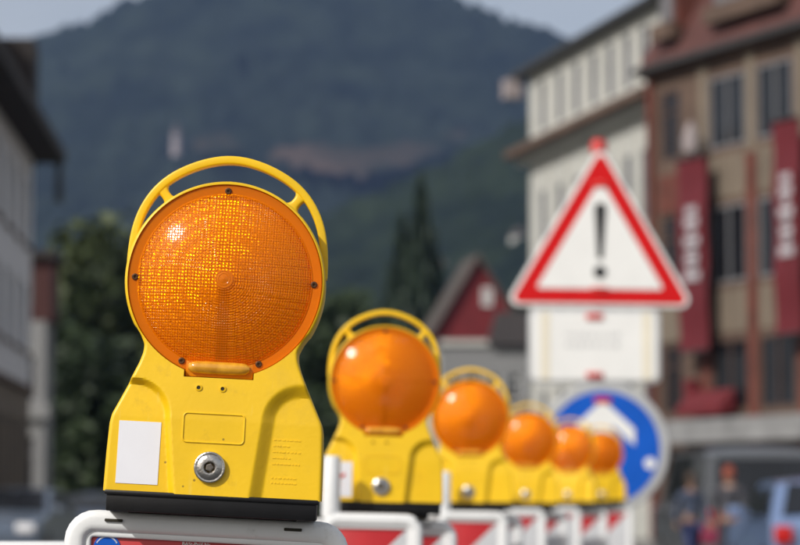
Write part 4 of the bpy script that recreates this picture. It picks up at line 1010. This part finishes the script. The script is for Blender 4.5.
# ------------------------------------------------------------------ road signs on the red post
YS = 12.7; K = YS / FPX
pole = empty('sign_post', (px(602.5, 505, YS).x, YS + .05, 0), (0, 0, 0), 'red signpost behind the warning triangle and the blue sign', 'post')
top = px(602.5, 143, YS).z
b = MB(); b.tube((0, 0, .06), (0, 0, top), .030, .030, 20); b.build('pole', M['red_post'], pole)
b = MB(); b.lathe([(.03, 0), (.042, .005), (.042, .055), (.03, .075), (.001, .08)], 20, (0, 0, top - .05)); b.build('cap', M['red_post'], pole)
b = MB(); b.box((0, 0, .05), (.5, .7, .1)); b.build('foot_plate', M['black'], pole, .02)
def rpoly(pts, r, n=8):
    out = []; k = len(pts)
    for i in range(k):
        p0, p1, p2 = Vector(pts[i - 1]), Vector(pts[i]), Vector(pts[(i + 1) % k]); a = (p0 - p1).normalized(); c = (p2 - p1).normalized()
        half = a.angle(c) / 2; dl = r / math.tan(half); ctr = p1 + (a + c).normalized() * (r / math.sin(half))
        s0 = p1 + a * dl - ctr; s1 = p1 + c * dl - ctr; a0 = math.atan2(s0.y, s0.x); a1 = math.atan2(s1.y, s1.x); da = (a1 - a0 + math.pi) % (2 * math.pi) - math.pi
        for j in range(n + 1): out.append((ctr.x + r * math.cos(a0 + da * j / n), ctr.y + r * math.sin(a0 + da * j / n)))
    return out
def sign(name, x, y, label, roll=0, dy=0):
    p = px(x, y, YS + dy); return empty(name, p, (0, R(roll), 0), label, 'sign', 'signs on the red post')
def clamp(t, z): b = MB(); b.box((0, .03, z), (.085, .09, .03)); b.build('clamp', M['red_post'], t, .004)
t = sign('warning_sign', 600, 253, 'red bordered white warning triangle with black exclamation mark', .8, -.02)
def tri(s): return [(-.462 * s, -.262 * s), (.462 * s, -.262 * s), (0, .538 * s)]
cz = .0
b = MB(); b.prism(rpoly(tri(1.06), .045), 0, .012); b.build('plate', M['grey_rim'], t, .002)
b = MB(); b.prism(rpoly(tri(1.045), .042), -.0035, -.0005); b.build('white_edge', M['white'], t)
b = MB(); b.prism(rpoly(tri(.985), .028), -.0065, -.004); b.build('red_border', M['red'], t)
b = MB(); b.prism(rpoly(tri(.705), .012), -.0095, -.007); b.build('white_field', M['white'], t)
b = MB(); b.prism([(.014, -.030), (.031, .235), (.020, .254), (-.020, .254), (-.031, .235), (-.014, -.030)], -.0125, -.010); b.prism(circle(.033, 24, 0, -.098), -.0125, -.010); b.build('exclamation_mark', M['ink'], t)
clamp(t, .35); clamp(t, -.19)
t = sign('supplementary_sign', 594.5, 346, 'blank looking white rectangular plate with faint print under the warning triangle', .3, -.02)
b = MB(); b.prism(rrect(-.335, .335, -.19, .19, .04), 0, .012); b.build('plate', M['grey_rim'], t, .002)
b = MB(); b.prism(rrect(-.318, .318, -.173, .173, .03), -.0035, -.0005); b.build('white_field', M['white'], t)
for xx in (-.25, .265):
    b = MB(); b.prism([(xx - .022, -.172), (xx + .022, -.172), (xx + .022, .172), (xx - .022, .172)], -.0055, -.004); b.build('cream_strip', M['cream'], t)
b = MB(); rr = random.Random(4)
for z in (.055, .005):
    x = -.15
    b = MB()
    while x < .13: l = rr.uniform(.012, .03); b.box((x + l / 2, -.0046, z), (l, .001, rr.uniform(.018, .03))); x += l + .012
    b.build('faint_print', M['faint'], t)['kind'] = 'stuff'
clamp(t, .15); clamp(t, -.15)
t = sign('direction_sign', 603, 448, 'round blue sign with white upward arrow behind the farthest lamps', 0, -.02)
b = MB(); b.prism(circle(.336, 72), 0, .012); b.build('plate', M['grey_rim'], t, .002)
b = MB(); b.prism(circle(.329, 72), -.0035, -.0005); b.build('pale_rim', M['grey_rim'], t)
b = MB(); b.prism(circle(.288, 72), -.0065, -.004); b.build('blue_field', M['blue'], t)
b = MB(); b.prism([(0, .243), (-.160, .095), (-.160, .012), (-.046, .115), (-.046, -.235), (.046, -.235), (.046, .115), (.160, .012), (.160, .095)], -.0095, -.007); b.build('white_arrow', M['white'], t)
b = MB(); b.prism(circle(.028, 24, .236, -.078), -.0100, -.007); b.build('white_dot', M['white'], t)  # small white disc low on the right of the blue field
clamp(t, .24); clamp(t, -.2)

# ------------------------------------------------------------------ haze
b = MB(); b.box((0, 1615, 299), (3420, 3390, 602)); hz_ = b.build('haze', None)
hm = bpy.data.materials.new('haze_air'); hm.use_nodes = True; n_ = hm.node_tree
n_.nodes.remove(n_.nodes['Principled BSDF']); pv = n_.nodes.new('ShaderNodeVolumePrincipled')
pv.inputs['Color'].default_value = (0.37, 0.55, 1.0, 1); pv.inputs['Density'].default_value = 0.000090; pv.inputs['Anisotropy'].default_value = 0.0
n_.links.new(pv.outputs[0], n_.nodes['Material Output'].inputs['Volume'])
hz_.data.materials.append(hm); hz_['kind'] = 'stuff'
